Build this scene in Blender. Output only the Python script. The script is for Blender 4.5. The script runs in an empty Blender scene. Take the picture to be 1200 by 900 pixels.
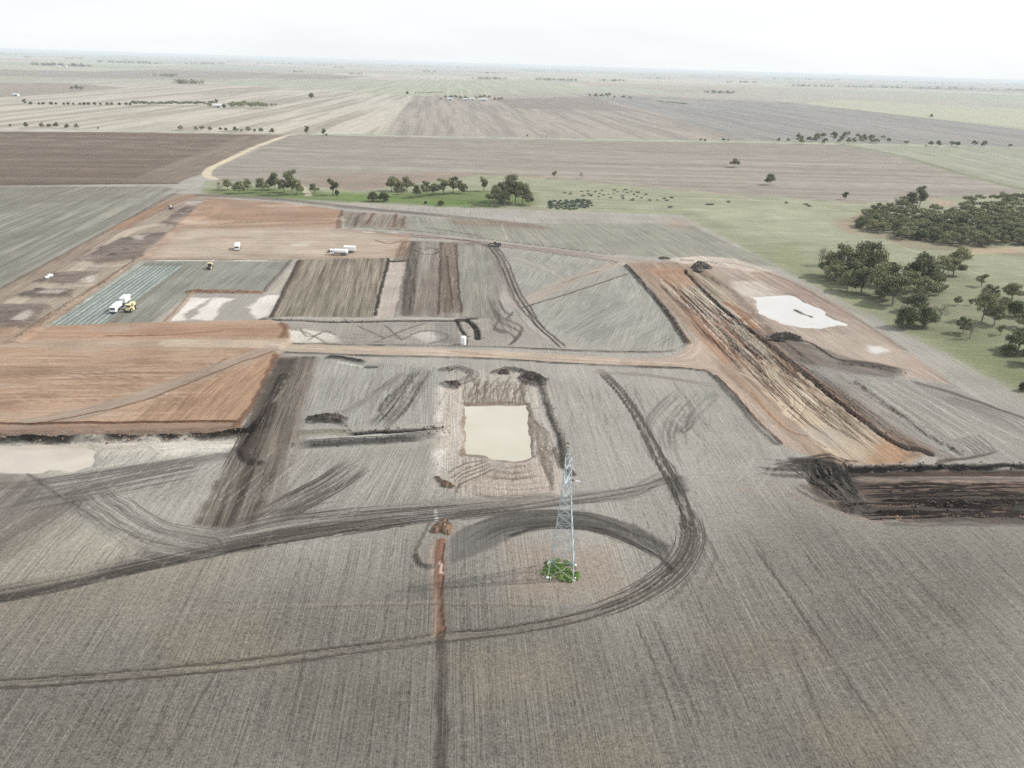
import bpy, bmesh, math, random
import numpy as np
from mathutils import Matrix, Vector

# ----------------------------------------------------------------- camera, sky, sun, exposure
scene = bpy.context.scene
COL = scene.collection
R = math.radians
CAM_H, FPX, PITCH, ROLL = 100.0, 913.0, R(22.30), R(1.78)
cp, sp, cr, sr = math.cos(PITCH), math.sin(PITCH), math.cos(ROLL), math.sin(ROLL)
FWD = np.array([0, cp, -sp]); RT0 = np.array([1.0, 0, 0]); UP0 = np.array([0, sp, cp])
RT = cr * RT0 + sr * UP0; UPV = -sr * RT0 + cr * UP0
cam_d = bpy.data.cameras.new("camera"); cam = bpy.data.objects.new("camera", cam_d); COL.objects.link(cam)
cam_d.sensor_fit = 'HORIZONTAL'; cam_d.sensor_width = 36.0; cam_d.lens = 36.0 * FPX / 1200.0
cam_d.clip_start = 1.0; cam_d.clip_end = 200000.0
cam.matrix_world = Matrix(((RT[0], UPV[0], -FWD[0], 0), (RT[1], UPV[1], -FWD[1], 0), (RT[2], UPV[2], -FWD[2], CAM_H), (0, 0, 0, 1)))
scene.camera = cam

SUN_EL, SUN_AZ = R(40), R(76)          # azimuth clockwise from +Y (away from the camera)
world = bpy.data.worlds.new("World"); scene.world = world; world.use_nodes = True
wn, wl = world.node_tree.nodes, world.node_tree.links
wn.clear()
w_out = wn.new('ShaderNodeOutputWorld'); w_bg = wn.new('ShaderNodeBackground')
w_sky = wn.new('ShaderNodeTexSky'); w_sky.sky_type = 'NISHITA'; w_sky.sun_disc = False
w_sky.sun_elevation = SUN_EL; w_sky.sun_rotation = SUN_AZ; w_sky.altitude = 100; w_sky.air_density = 1.0; w_sky.dust_density = 4.0
w_tc = wn.new('ShaderNodeTexCoord'); w_mp = wn.new('ShaderNodeMapping'); w_mp.inputs['Scale'].default_value = (1.0, 1.0, 7.0)
w_no = wn.new('ShaderNodeTexNoise'); w_no.inputs['Scale'].default_value = 2.2; w_no.inputs['Detail'].default_value = 7; w_no.inputs['Roughness'].default_value = 0.6
w_rp = wn.new('ShaderNodeValToRGB'); w_rp.color_ramp.elements[0].position = 0.25; w_rp.color_ramp.elements[1].position = 0.75
w_rp.color_ramp.elements[0].color = (0.74, 0.74, 0.74, 1); w_rp.color_ramp.elements[1].color = (0.9, 0.9, 0.9, 1)
w_mx = wn.new('ShaderNodeMix'); w_mx.data_type = 'RGBA'
w_mx.inputs[7].default_value = (12.7, 13.1, 13.3, 1)     # thin bright cloud veil
wl.new(w_tc.outputs['Generated'], w_mp.inputs['Vector']); wl.new(w_mp.outputs['Vector'], w_no.inputs['Vector'])
wl.new(w_no.outputs['Fac'], w_rp.inputs['Fac']); wl.new(w_rp.outputs['Color'], w_mx.inputs[0])
wl.new(w_sky.outputs['Color'], w_mx.inputs[6]); wl.new(w_mx.outputs[2], w_bg.inputs['Color'])
w_bg.inputs['Strength'].default_value = 0.067
wl.new(w_bg.outputs['Background'], w_out.inputs['Surface'])

sun_d = bpy.data.lights.new("sun", 'SUN'); sun_d.energy = 3.9; sun_d.angle = R(1.2); sun_d.color = (1.0, 0.955, 0.89)
sun = bpy.data.objects.new("sun", sun_d); COL.objects.link(sun)
sdir = Vector((math.sin(SUN_AZ) * math.cos(SUN_EL), math.cos(SUN_AZ) * math.cos(SUN_EL), math.sin(SUN_EL)))
sun.rotation_euler = (-sdir).to_track_quat('-Z', 'Y').to_euler(); sun.location = (300, 100, 400)

scene.view_settings.view_transform = 'Standard'; scene.view_settings.look = 'None'
scene.view_settings.gamma = 1.0; scene.view_settings.use_curve_mapping = False
scene.view_settings.exposure = 0.43
scene.render.engine = 'CYCLES'
cy = scene.cycles
cy.use_denoising = False; cy.max_bounces = 4; cy.diffuse_bounces = 2; cy.glossy_bounces = 2; cy.transmission_bounces = 2
cy.volume_bounces = 0; cy.transparent_max_bounces = 8; cy.use_adaptive_sampling = False

HAZE = 6.5e-5      # even density of the air
KLIT = 1.86      # what a sunlit flat surface of albedo 1 shows, so that seen colours become base colours
rng = np.random.default_rng(7); random.seed(7)

# ----------------------------------------------------------------- pixel -> ground
def gp(p, z=0.0):
    u, v = p
    d = FWD + RT * ((u - 600.0) / FPX) - UPV * ((v - 450.0) / FPX)
    t = (z - CAM_H) / d[2]
    return np.array([d[0] * t, d[1] * t])
def gps(ps): return np.array([gp(p) for p in ps])
def pxm(p):
    """photo pixels per metre (upright) for a thing standing at this ground pixel"""
    g = gp(p); depth = g[1] * cp + CAM_H * sp
    return FPX / depth
def lin(c):
    c = np.array(c, float) / 255.0
    return np.where(c <= 0.04045, c / 12.92, ((c + 0.055) / 1.055) ** 2.4)
def alb(c):
    c = np.array(c, float); g = c @ [.3, .59, .11]
    k = (.76 if c[0] - c[2] < 45 else .67) if c[0] >= c[1] else .80
    c = g + (c - g) * k; c = np.clip(158 + (c - 158) * 1.16, 6, 250)      # spread of tones
    return np.clip(lin(c) / KLIT, 0, 0.9)

# ----------------------------------------------------------------- ground raster
def axis(segs):
    out = []
    for a, b, s in segs:
        n = max(1, int(round((b - a) / s)))
        out.append(np.linspace(a, b, n, endpoint=False))
    out.append([segs[-1][1]]); return np.concatenate(out)
XB = 640.0
ZONES = [
    (axis([(-XB, -170, 5), (-170, 170, .45), (170, XB, 5)]), axis([(60, 210, .45)])),
    (axis([(-XB, -290, 4), (-290, 290, .52), (290, XB, 5)]), axis([(210, 420, .72)])),
    (axis([(-XB, -480, 2.5), (-480, 480, .95), (480, XB, 2.5)]), axis([(420, 860, 1.75)])),
    (axis([(-2400, -640, 7), (-640, 640, 3.2), (640, 2400, 7)]), axis([(860, 2700, 10.5)])),
    (axis([(-12000, 12000, 40)]), axis([(2700, 13000, 90)])),
]
Xl, Yl, Q, off = [], [], [], 0
for xs, ys in ZONES:
    gx, gy = np.meshgrid(xs, ys)
    nx, ny = len(xs), len(ys)
    i = np.arange(nx - 1)[None, :] + np.arange(ny - 1)[:, None] * nx + off
    Q.append(np.stack([i, i + 1, i + 1 + nx, i + nx], -1).reshape(-1, 4))
    Xl.append(gx.ravel()); Yl.append(gy.ravel()); off += nx * ny
GX = np.concatenate(Xl); GY = np.concatenate(Yl); Q = np.concatenate(Q)
NV = len(GX)
ZOFF = np.cumsum([0] + [len(a_) * len(b_) for a_, b_ in ZONES])
GZ = np.zeros(NV, np.float32); GC = np.zeros((NV, 3), np.float32); GA = np.ones(NV, np.float32); GID = np.zeros(NV, np.int32)
GF = np.zeros((NV, 2), np.float32); GS = np.full(NV, .13, np.float32)      # which way the ground is combed, and how strongly
SC = np.where(GY >= 2700, 40.0, np.where(GY >= 860, 8.0, np.where(GY >= 420, 1.8, 1.0)))
TAB = rng.random((256, 256)).astype(np.float32)
def vn(x, y, seed=0):
    x = x + seed * 17.31; y = y + seed * 5.77
    xi = np.floor(x).astype(np.int64); yi = np.floor(y).astype(np.int64)
    fx = (x - xi).astype(np.float32); fy = (y - yi).astype(np.float32)
    fx = fx * fx * (3 - 2 * fx); fy = fy * fy * (3 - 2 * fy)
    x0, x1, y0, y1 = xi & 255, (xi + 1) & 255, yi & 255, (yi + 1) & 255
    a = TAB[y0, x0] * (1 - fx) + TAB[y0, x1] * fx
    b = TAB[y1, x0] * (1 - fx) + TAB[y1, x1] * fx
    return a * (1 - fy) + b * fy
def fbm(x, y, seed=0, oct=3):
    s, a, t = 0, 1.0, 0
    for k in range(oct):
        s = s + a * vn(x * 2 ** k, y * 2 ** k, seed + k * 3); t += a; a *= .55
    return s / t
def sstep(a, b, x):
    t = np.clip((x - a) / (b - a), 0, 1); return t * t * (3 - 2 * t)
ROWAZ = math.atan2(gp((533, 100))[0], gp((533, 100))[1])
RD = np.array([math.sin(ROWAZ), math.cos(ROWAZ)]); RN = np.array([math.cos(ROWAZ), -math.sin(ROWAZ)])
PARCEL = ['stubble_field']
def pid_of(name):
    PARCEL.append(name); return len(PARCEL) - 1
def blend(idx, col, w):
    w = w[:, None].astype(np.float32)
    GC[idx] = GC[idx] * (1 - w) + col.astype(np.float32) * w
def near(pts, pad):
    lo, hi = pts.min(0) - pad, pts.max(0) + pad
    out = []
    for k, (xs, ys) in enumerate(ZONES):
        i0, i1 = np.searchsorted(xs, (lo[0], hi[0])); j0, j1 = np.searchsorted(ys, (lo[1], hi[1]))
        if i1 > i0 and j1 > j0: out.append((ZOFF[k] + np.arange(j0, j1)[:, None] * len(xs) + np.arange(i0, i1)[None, :]).ravel())
    return np.concatenate(out) if out else np.zeros(0, int)
def poly_sd(P, x, y):
    n = len(P); d2 = np.full(x.shape, 1e18); ins = np.zeros(x.shape, bool)
    for k in range(n):
        a, b = P[k], P[(k + 1) % n]; e = b - a
        t = np.clip(((x - a[0]) * e[0] + (y - a[1]) * e[1]) / (e @ e + 1e-9), 0, 1)
        d2 = np.minimum(d2, (x - a[0] - t * e[0]) ** 2 + (y - a[1] - t * e[1]) ** 2)
        c = (a[1] > y) != (b[1] > y)
        ins ^= c & (x < (b[0] - a[0]) * (y - a[1]) / (b[1] - a[1] + 1e-12) + a[0])
    return np.where(ins, 1, -1) * np.sqrt(d2)
def dirn(a, b):
    v = gp(b) - gp(a); return v / np.hypot(*v)
def poly(px, col, a=1.0, fe=1.0, wob=1.0, pid=None, dz=None, slope=2.0, stripes=(), mott=.10, grain=None, comb=None, seed=[10]):
    """paint a patch of ground; stripes: (pixel a, pixel b, period in m, second colour, strength, sharpness)"""
    seed[0] += 7; sd_ = seed[0]
    P = gps(px); pad = max(fe, slope) + wob * 2 + 2
    idx = near(P, pad)
    if not len(idx): return
    x, y = GX[idx], GY[idx]
    sd = poly_sd(P, x, y)
    sdw = sd + (fbm(x / (3 * wob + .8), y / (3 * wob + .8), sd_) - .5) * 2.2 * wob
    keep = sdw > -max(fe, slope) - .5; idx, x, y, sdw = idx[keep], x[keep], y[keep], sdw[keep]
    w = sstep(-fe, fe, sdw) * a
    c = np.tile(alb(col), (len(idx), 1))
    for (pa, pb, per, col2, amt, sh) in stripes:
        dv = dirn(pa, pb); nv = np.array([dv[1], -dv[0]])
        t = x * nv[0] + y * nv[1]; s = x * dv[0] + y * dv[1]
        m = vn(t / per, s / (per * 30), sd_ + 1) * .6 + vn(t / per * 2.3, s / (per * 14), sd_ + 2) * .4
        m = sstep(.5 - .5 / sh, .5 + .5 / sh, m) * amt
        c = c * (1 - m[:, None]) + alb(col2) * m[:, None]
    if stripes:
        dv = dirn(stripes[0][0], stripes[0][1]); nv = np.array([dv[1], -dv[0]]); m = w > .3
        GF[idx[m], 0] = (x * nv[0] + y * nv[1])[m] / SC[idx[m]] + sd_ * 7; GF[idx[m], 1] = (x * dv[0] + y * dv[1])[m] / SC[idx[m]]
        GS[idx[m]] = .26 if comb is None else comb
    elif comb is not None: GS[idx] = GS[idx] * (1 - w) + comb * w
    mt = 1 + (fbm(x / 14, y / 14, sd_ + 5, 4) - .5) * 2 * mott + (fbm(x / 2.2, y / 2.2, sd_ + 6, 2) - .5) * mott
    blend(idx, c * mt[:, None], w)
    if grain is not None: GA[idx] = GA[idx] * (1 - w) + grain * w
    if dz is not None: GZ[idx] += (dz * sstep(-slope, slope, sdw)).astype(np.float32)
    if pid is not None:
        if isinstance(pid, str): pid = pid_of(pid)
        GID[idx[sdw > 0]] = pid
    return pid
def smooth_line(P, per=6):
    P = np.array(P, float)
    if len(P) < 3: return P
    Pp = np.vstack([2 * P[0] - P[1], P, 2 * P[-1] - P[-2]]); out = []
    for k in range(1, len(Pp) - 2):
        p0, p1, p2, p3 = Pp[k - 1:k + 3]
        for t in np.linspace(0, 1, per, endpoint=False):
            out.append(.5 * (2 * p1 + (p2 - p0) * t + (2 * p0 - 5 * p1 + 4 * p2 - p3) * t * t + (3 * p1 - p0 - 3 * p2 + p3) * t ** 3))
    out.append(P[-1]); return np.array(out)
def line_dist(P, x, y, maxd):
    best = np.full(x.shape, maxd * maxd); lat = np.full(x.shape, maxd); al = np.zeros(x.shape); L = 0
    for k in range(len(P) - 1):
        a, b = P[k], P[k + 1]; e = b - a; le = np.hypot(*e)
        if le < 1e-6: continue
        lo, hi = np.minimum(a, b) - maxd, np.maximum(a, b) + maxd
        m = np.nonzero((x > lo[0]) & (x < hi[0]) & (y > lo[1]) & (y < hi[1]))[0]
        if len(m):
            rx, ry = x[m] - a[0], y[m] - a[1]
            t = np.clip((rx * e[0] + ry * e[1]) / (le * le), 0, 1)
            d2 = (rx - t * e[0]) ** 2 + (ry - t * e[1]) ** 2
            bt = d2 < best[m]; mm = m[bt]
            best[mm] = d2[bt]; al[mm] = L + t[bt] * le
            lat[mm] = np.sqrt(d2[bt]) * np.sign(rx[bt] * e[1] - ry[bt] * e[0] + 1e-12)
        L += le
    return lat, al, L
def stroke(px, width, col, a=1.0, fe=.35, streak=.0, sper=.6, dz=0, pid=None, wob=.4, ends=0.0, col2=None, world=None, grain=None, mott=.1, seed=[900]):
    """paint a track, bank or furrow of the given width in metres along a pixel path; dz raises (bank) or sinks (rut) it"""
    seed[0] += 5; sd_ = seed[0]
    P = smooth_line(gps(px)) if world is None else np.array(world)
    fe = fe * .72; hw = width / 2; maxd = hw * 1.25 + wob + .3
    idx = near(P, maxd)
    if not len(idx): return
    x, y = GX[idx], GY[idx]
    lat, al, L = line_dist(P, x, y, maxd)
    keep = np.abs(lat) < maxd * .999; idx, x, y, lat, al = idx[keep], x[keep], y[keep], lat[keep], al[keep]
    if not len(idx): return
    latw = lat + (vn(al / 5, al * 0, sd_) - .5) * 2 * wob + (vn(al / 1.3, lat, sd_ + 1) - .5) * wob * .6
    f = 1 - sstep(hw * (1 - fe), hw * (1 + fe * .25), np.abs(latw))
    if ends: f = f * sstep(0, ends, al) * (1 - sstep(L - ends, L, al))
    w = f * a
    if streak:
        m = vn(latw / sper, al / 26, sd_ + 2) * .65 + vn(latw / sper * 2.1, al / 9, sd_ + 3) * .35
        w = w * (1 - streak + streak * sstep(.32, .68, m))
    c = np.tile(alb(col), (len(idx), 1))
    if col2 is not None:
        m = sstep(.35, .65, vn(latw / sper, al / 18, sd_ + 4))[:, None]; c = c * (1 - m) + alb(col2) * m
    c = c * (1 + (fbm(x / 3.5, y / 3.5, sd_ + 6, 2) - .5) * 2 * mott)[:, None]
    blend(idx, c, w)
    if width >= 2.4:
        m = f > .35; GF[idx[m], 0] = latw[m] / SC[idx[m]] + sd_ * 7; GF[idx[m], 1] = al[m] / SC[idx[m]]; GS[idx[m]] = .18 + .55 * streak if dz == 0 or streak else .3
    if grain is not None: GA[idx] = GA[idx] * (1 - f) + grain * f
    if dz:
        n = .72 + .56 * fbm(x / 2.6, y / 2.6, sd_ + 7, 2)
        GZ[idx] += (1.35 * dz * n * f * (1 - sstep(0, hw * 1.05, np.abs(latw)) * .75)).astype(np.float32)
    if pid is not None:
        if isinstance(pid, str): pid = pid_of(pid)
        GID[idx[f > .5]] = pid
    return pid
def jit(px, a=3.0): return [(u + random.uniform(-a, a), v + random.uniform(-a, a) * .45) for u, v in px]
def offset_line(P, o):
    P = np.array(P); T = np.gradient(P, axis=0); T /= np.hypot(T[:, 0], T[:, 1])[:, None] + 1e-9
    return P + np.stack([T[:, 1], -T[:, 0]], 1) * o
def ruts(px, col=(95, 88, 80), a=.8, gauge=2.1, w=.75, n=1, spread=0.0, dz=-.07, wob=.25, ends=6):
    base = smooth_line(gps(px))
    for k in range(n):
        o = (k - (n - 1) / 2) * spread + random.uniform(-.3, .3) * spread
        for s in (-1, 1):
            stroke(None, w * random.uniform(.8, 1.25), col, a * random.uniform(.6, 1), .6, world=offset_line(base, o + s * gauge / 2), dz=dz, wob=wob, ends=ends)
def mark_ruts_of(px, half, n, col, a, w=.7, dz=0.0, length=(15, 60)):
    """many short scraped lines running with a wide track"""
    base = smooth_line(gps(px), 8); seg = np.hypot(*np.diff(base, axis=0).T); cum = np.concatenate([[0], np.cumsum(seg)])
    for _ in range(n):
        l = random.uniform(*length); s0 = random.uniform(0, max(.1, cum[-1] - l)); o0 = random.uniform(-half, half); o1 = o0 + random.uniform(-.12, .12) * half
        s = np.linspace(s0, min(s0 + l, cum[-1]), 7)
        pts = np.stack([np.interp(s, cum, base[:, 0]), np.interp(s, cum, base[:, 1])], 1)
        T = np.gradient(pts, axis=0); T /= np.hypot(T[:, 0], T[:, 1])[:, None] + 1e-9
        pts = pts + np.stack([T[:, 1], -T[:, 0]], 1) * np.linspace(o0, o1, 7)[:, None]
        stroke(None, w * random.uniform(.7, 1.4), col, a * random.uniform(.5, 1), .7, world=pts, dz=dz * random.uniform(.5, 1), wob=.15, ends=l * .25)

# --- base: stubble paddocks in and around the site, a patchwork of paddocks beyond
t_, s_ = GX * RN[0] + GY * RN[1], GX * RD[0] + GY * RD[1]
base = np.tile(alb((173, 168, 159)), (NV, 1))
mfar = GY > 860
cx_, cy_ = np.floor((t_ + 9000 + 260 * np.floor(s_ / 1150)) / 1350).astype(int), np.floor(s_ / 1150).astype(int)
h1 = TAB[(cx_ * 37 + cy_ * 101) & 255, (cy_ * 53 + cx_ * 7) & 255]; h2 = TAB[(cx_ * 71 + 9) & 255, (cy_ * 29 + cx_ * 13) & 255]
pal = np.array([alb(c) for c in [(176, 166, 152), (190, 182, 168), (172, 176, 158), (160, 150, 140), (184, 178, 160), (166, 174, 150), (196, 188, 176), (168, 158, 146)]])
base[mfar] = pal[np.clip((h1 * 8).astype(int), 0, 7)][mfar] * (0.93 + .14 * h2[mfar, None])
mt = 1 + (fbm(GX / 60, GY / 60, 1, 3) - .5) * .16 + (fbm(t_ / 1.2, s_ / 40, 2, 2) - .5) * .12
GC[:] = base * mt[:, None]
GF[:, 0] = t_ / SC; GF[:, 1] = s_ / SC
GA[:] = .5
GZ += ((fbm(GX / 45, GY / 45, 4, 2) - .5) * .25 * (GY < 800) * (np.abs(GX) < 600)).astype(np.float32)

# --- far paddocks
poly([(-300, 88), (700, 95), (480, 112), (385, 105), (230, 97), (-300, 108)], (172, 172, 156), .7, 25, 10, 'pasture')
poly([(235, 98), (300, 95), (640, 93), (700, 108), (480, 112), (385, 106)], (170, 176, 152), .9, 15, 6, 'pasture')
poly([(-300, 97), (75, 97), (150, 103), (20, 113), (-300, 122)], (160, 148, 136), .9, 12, 5, 'ploughed_field')
poly([(-300, 124), (10, 114), (150, 103), (230, 98), (385, 105), (480, 112), (443, 157), (335, 157), (155, 153), (-300, 148)], (196, 188, 174), 1, 6, 3, 'pale_stubble_field', mott=.05,
     stripes=[((350, 150), (470, 112), 17, (166, 157, 142), .9, 3)], comb=.12)
poly([(480, 112), (545, 113), (560, 118), (690, 113), (760, 130), (880, 165), (700, 163), (450, 158)], (156, 148, 138), 1, 6, 3, 'ploughed_field', mott=.07,
     stripes=[((450, 158), (482, 112), 12, (180, 170, 157), .7, 3)], comb=.12)
poly([(690, 113), (735, 112), (935, 121), (1200, 152), (1500, 190), (1500, 205), (1200, 173), (1080, 169), (880, 165), (760, 130)], (146, 143, 139), 1, 8, 4, 'ploughed_field', mott=.06,
     stripes=[((690, 113), (880, 165), 14, (164, 160, 154), .7, 3)], comb=.12)
poly([(580, 116), (690, 113), (750, 131), (600, 127)], (146, 136, 130), .7, 14, 6)
poly([(935, 121), (990, 117), (1200, 128), (1500, 150), (1500, 188), (1200, 150)], (182, 182, 158), 1, 6, 3, 'pasture', mott=.06)
poly([(735, 110), (900, 106), (1200, 118), (1500, 135), (1500, 148), (1200, 127), (990, 117), (935, 120)], (176, 172, 160), .8, 12, 4, 'pale_stubble_field')
poly([(-300, 152), (155, 155), (335, 158), (245, 200), (205, 215), (-300, 222)], (128, 111, 97), 1, 4, 2, 'ploughed_field', mott=.08, grain=.5,
     stripes=[((0, 185), (150, 187), 14, (146, 130, 115), .8, 2.2), ((0, 185), (150, 187), 5, (114, 98, 86), .5, 2)], comb=.14)
poly([(150, 213), (200, 191), (285, 160), (335, 158), (247, 198), (206, 214)], (142, 127, 112), .85, 5, 2, grain=.5, stripes=[((165, 213), (300, 162), 8, (152, 138, 124), .6, 2)])
poly([(338, 158), (450, 159), (700, 165), (985, 169), (1110, 196), (1205, 226), (1010, 238), (830, 226), (700, 214), (560, 208), (400, 226), (250, 212), (247, 200)], (160, 152, 141), 1, 3, 2, 'fallow_field', mott=.06, grain=.6,
     stripes=[((400, 190), (700, 197), 20, (174, 166, 154), .75, 2.2), ((400, 190), (700, 197), 7, (146, 136, 124), .6, 2)], comb=.14)
poly([(360, 205), (560, 203), (640, 206), (620, 220), (360, 224)], (158, 134, 116), .6, 12, 6)
poly([(985, 169), (1200, 173), (1500, 190), (1500, 330), (1205, 226), (1110, 196)], (166, 166, 148), 1, 3, 2, 'pasture', mott=.06, grain=.6,
     stripes=[((1010, 171), (1200, 222), 10, (152, 156, 132), .6, 2)])
stroke([(985, 169), (1060, 184), (1120, 202), (1200, 222)], 16, (140, 142, 116), .8, .5, wob=3)
for pts, w_ in (([(-100, 149), (60, 151), (200, 154), (335, 157.5), (560, 161), (880, 167), (1200, 173.5)], 9), ([(443, 157), (482, 112)], 18), ([(480, 112), (385, 105)], 12), ([(220, 99), (290, 93), (345, 84)], 22)):
    stroke(pts, w_, (196, 190, 174), .75, .5, wob=1.5)
stroke([(-100, 216), (100, 215.5), (205, 215)], 9, (104, 92, 82), .8, .5, wob=1)

# --- near the site: western paddock, tracks and the green belt
poly([(-300, 219), (190, 219), (214, 222), (0, 343), (-300, 500)], (146, 144, 132), 1, 2, 1, 'stubble_field', mott=.06, grain=.5,
     stripes=[((0, 328), (180, 232), 3.2, (172, 168, 154), .8, 2.2), ((0, 328), (180, 232), 1.6, (124, 120, 108), .55, 2.2)])
poly([(-300, 219), (190, 218), (202, 222), (120, 236), (-300, 246)], (136, 128, 114), .45, 10, 6)
poly([(-200, 470), (0, 338), (205, 227), (250, 226), (270, 250), (200, 272), (165, 304), (60, 381), (20, 402), (-200, 420)], (172, 158, 142), 1, 1.5, 1, 'site_yard', grain=.25,
     stripes=[((0, 350), (190, 245), 2.5, (160, 142, 126), .7, 2)])
poly([(240, 212), (340, 216), (420, 224), (560, 205), (640, 208), (700, 214), (830, 226), (1010, 238), (1205, 225), (1500, 330), (1500, 640), (1200, 462), (905, 308), (800, 252), (640, 247), (480, 240), (330, 232), (235, 227)], (158, 160, 132), 1, 2, 2, 'green_paddock', mott=.10, grain=.7,
     stripes=[((700, 232), (960, 240), 6, (172, 170, 146), .6, 1.8)])
for q, c, a_ in (([(245, 222), (300, 219), (420, 228), (560, 222), (625, 226), (630, 240), (520, 241), (400, 236), (250, 229)], (116, 136, 76), .85),
                 ([(480, 236), (560, 233), (580, 243), (510, 242)], (104, 134, 62), .7), ([(395, 224), (470, 226), (480, 236), (400, 234)], (120, 146, 74), .6),
                 ([(870, 290), (930, 285), (960, 315), (1010, 350), (1100, 400), (1200, 440), (1200, 462), (905, 308)], (140, 145, 104), .6),
                 ([(1060, 380), (1180, 385), (1240, 470), (1150, 430)], (124, 133, 92), .7), ([(960, 300), (1130, 315), (1200, 350), (1200, 400), (1080, 395), (990, 345)], (136, 140, 108), .6),
                 ([(640, 238), (900, 255), (905, 300), (800, 250)], (152, 153, 126), .6), ([(800, 240), (960, 240), (990, 280), (870, 275)], (176, 178, 150), .5)):
    poly(q, c, a_, 9, 5, mott=.14)
poly([(975, 262), (1010, 250), (1030, 262), (1000, 275)], (172, 140, 114), .55, 5, 3)
poly([(1090, 232), (1120, 236), (1115, 243), (1095, 241)], (190, 160, 132), .7, 6, 2)
poly([(1000, 268), (1080, 280), (1200, 292), (1200, 300), (1060, 290)], (150, 128, 104), .55, 5, 3)
poly([(1120, 292), (1210, 289), (1210, 296), (1130, 298)], (198, 172, 140), .7, 4, 2)
stroke([(1060, 290), (1120, 312), (1160, 325)], 2.2, (190, 184, 160), .6, .6)
stroke([(800, 232), (900, 235), (1010, 240)], 4, (196, 186, 164), .7, .6, wob=1)
stroke([(640, 207), (700, 211), (800, 222), (880, 232)], 8, (184, 166, 148), .6, .6, wob=2)
stroke([(252, 210), (243, 206), (246, 198), (268, 187), (300, 172), (337, 158.5)], 8.5, (214, 198, 166), 1, .25, wob=.5, pid='farm_track', grain=.2)
stroke([(337, 158.5), (350, 158)], 8, (210, 196, 170), .9, .4)
stroke([(346, 214), (353, 219), (362, 229)], 6.5, (206, 192, 160), .95, .35, pid='farm_track', grain=.2)
stroke([(0, 341), (100, 286), (205, 227)], 5, (112, 98, 86), .75, .6, streak=.4, dz=.4)
stroke([(-40, 372), (30, 332), (120, 280), (190, 243), (225, 229)], 11, (158, 138, 122), .8, .5, streak=.5)
stroke([(-20, 372), (30, 348), (75, 325), (120, 295), (150, 272), (190, 263), (240, 268), (330, 270)], 9, (190, 176, 156), .95, .4, streak=.2, pid='haul_road', grain=.15)
stroke([(140, 268), (175, 250), (205, 236), (225, 230)], 11, (168, 128, 98), .85, .4, streak=.3)
for q in ([(90, 306), (140, 280), (165, 275), (203, 273), (180, 290), (168, 303), (120, 311)], [(44, 331), (58, 322), (85, 319), (118, 320), (104, 330), (75, 335)], [(18, 347), (45, 341), (90, 341), (84, 349), (40, 350)],
          [(-40, 360), (55, 357), (62, 361), (30, 385), (-20, 402)], [(190, 262), (215, 243), (240, 236), (262, 240), (250, 252), (205, 267)]):
    poly(q, (122, 108, 100), .95, 1.2, 2.6, pid='topsoil_mound', dz=1.3, slope=2.6, mott=.5, grain=1.0, stripes=[((0, 350), (100, 345), 3, (146, 132, 122), .6, 2)])
for k in range(70):
    c0 = random.choice([(140, 292, 38, 11), (80, 327, 28, 6), (20, 375, 40, 14), (225, 250, 26, 9), (55, 345, 26, 4)]); u0, v0 = c0[0] + random.uniform(-1, 1) * c0[2], c0[1] + random.uniform(-1, 1) * c0[3]
    stroke(jit([(u0 - 6, v0 + 1), (u0, v0), (u0 + 7, v0 - 1)], 2), random.uniform(1, 2.6), random.choice([(80, 70, 64), (96, 84, 77), (172, 160, 150), (150, 128, 114)]), random.uniform(.4, .8), .6, dz=random.uniform(.1, .6), ends=3, wob=.8)
for q in ([(92, 331), (112, 324), (118, 321), (108, 331)], [(35, 347), (60, 343), (80, 343), (70, 347)], [(15, 378), (34, 367), (38, 370), (25, 380)], [(218, 236), (262, 236), (250, 244), (222, 243)], [(150, 279), (175, 277), (165, 284)]):
    poly(q, (196, 186, 176), .75, 1.5, 2.0, mott=.2)
for pts in ([(95, 311), (130, 312), (165, 306)], [(70, 337), (110, 334)]): stroke(pts, 4, (186, 174, 158), .8, .6)
stroke([(20, 402), (62, 372), (110, 342), (165, 305)], 7.5, (146, 118, 96), .95, .5, streak=.5, sper=1, dz=1.3, pid='earth_bank', col2=(172, 146, 122))
# upper orange pad
poly([(246, 232), (330, 238), (402, 246), (400, 268), (480, 275), (478, 300), (455, 303), (165, 304), (205, 268)], (192, 160, 134), 1, 1.2, 1, 'clay_pad', mott=.05, grain=.2, dz=.3,
     stripes=[((205, 268), (400, 262), 5, (176, 138, 110), .75, 2), ((205, 268), (400, 262), 2, (160, 122, 96), .4, 2)])
poly([(215, 268), (400, 268), (470, 280), (460, 302), (180, 302)], (192, 176, 158), .95, 8, 5, stripes=[((180, 290), (460, 292), 3, (180, 160, 140), .6, 2)])
poly([(245, 233), (320, 238), (400, 246), (398, 262), (230, 256)], (178, 138, 110), .5, 8, 5, stripes=[((205, 255), (400, 252), 3, (156, 116, 90), .6, 2)])
poly([(340, 286), (368, 283), (360, 289), (345, 290)], (206, 198, 184), .6, 2, 2)
stroke([(236, 229), (330, 234), (430, 245), (520, 253), (640, 266)], 12, (124, 112, 104), .85, .5, streak=.3, pid='topsoil_bank', dz=.6)
stroke([(410, 238), (480, 243)], 4, (190, 182, 160), .6, .5)
stroke([(403, 248), (399, 258), (397, 268)], 4, (112, 84, 66), .8, .5, dz=.7, streak=.4)
stroke([(165, 304.5), (250, 304.5), (340, 305)], 2.2, (138, 112, 92), .8, .5)
for a0, b0 in ((183, 212), (215, 250), (275, 312), (195, 205)):
    stroke([(a0, 305.5), (b0, 305.3)], 1.7, (222, 218, 208), .9, .5, wob=.5)
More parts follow.
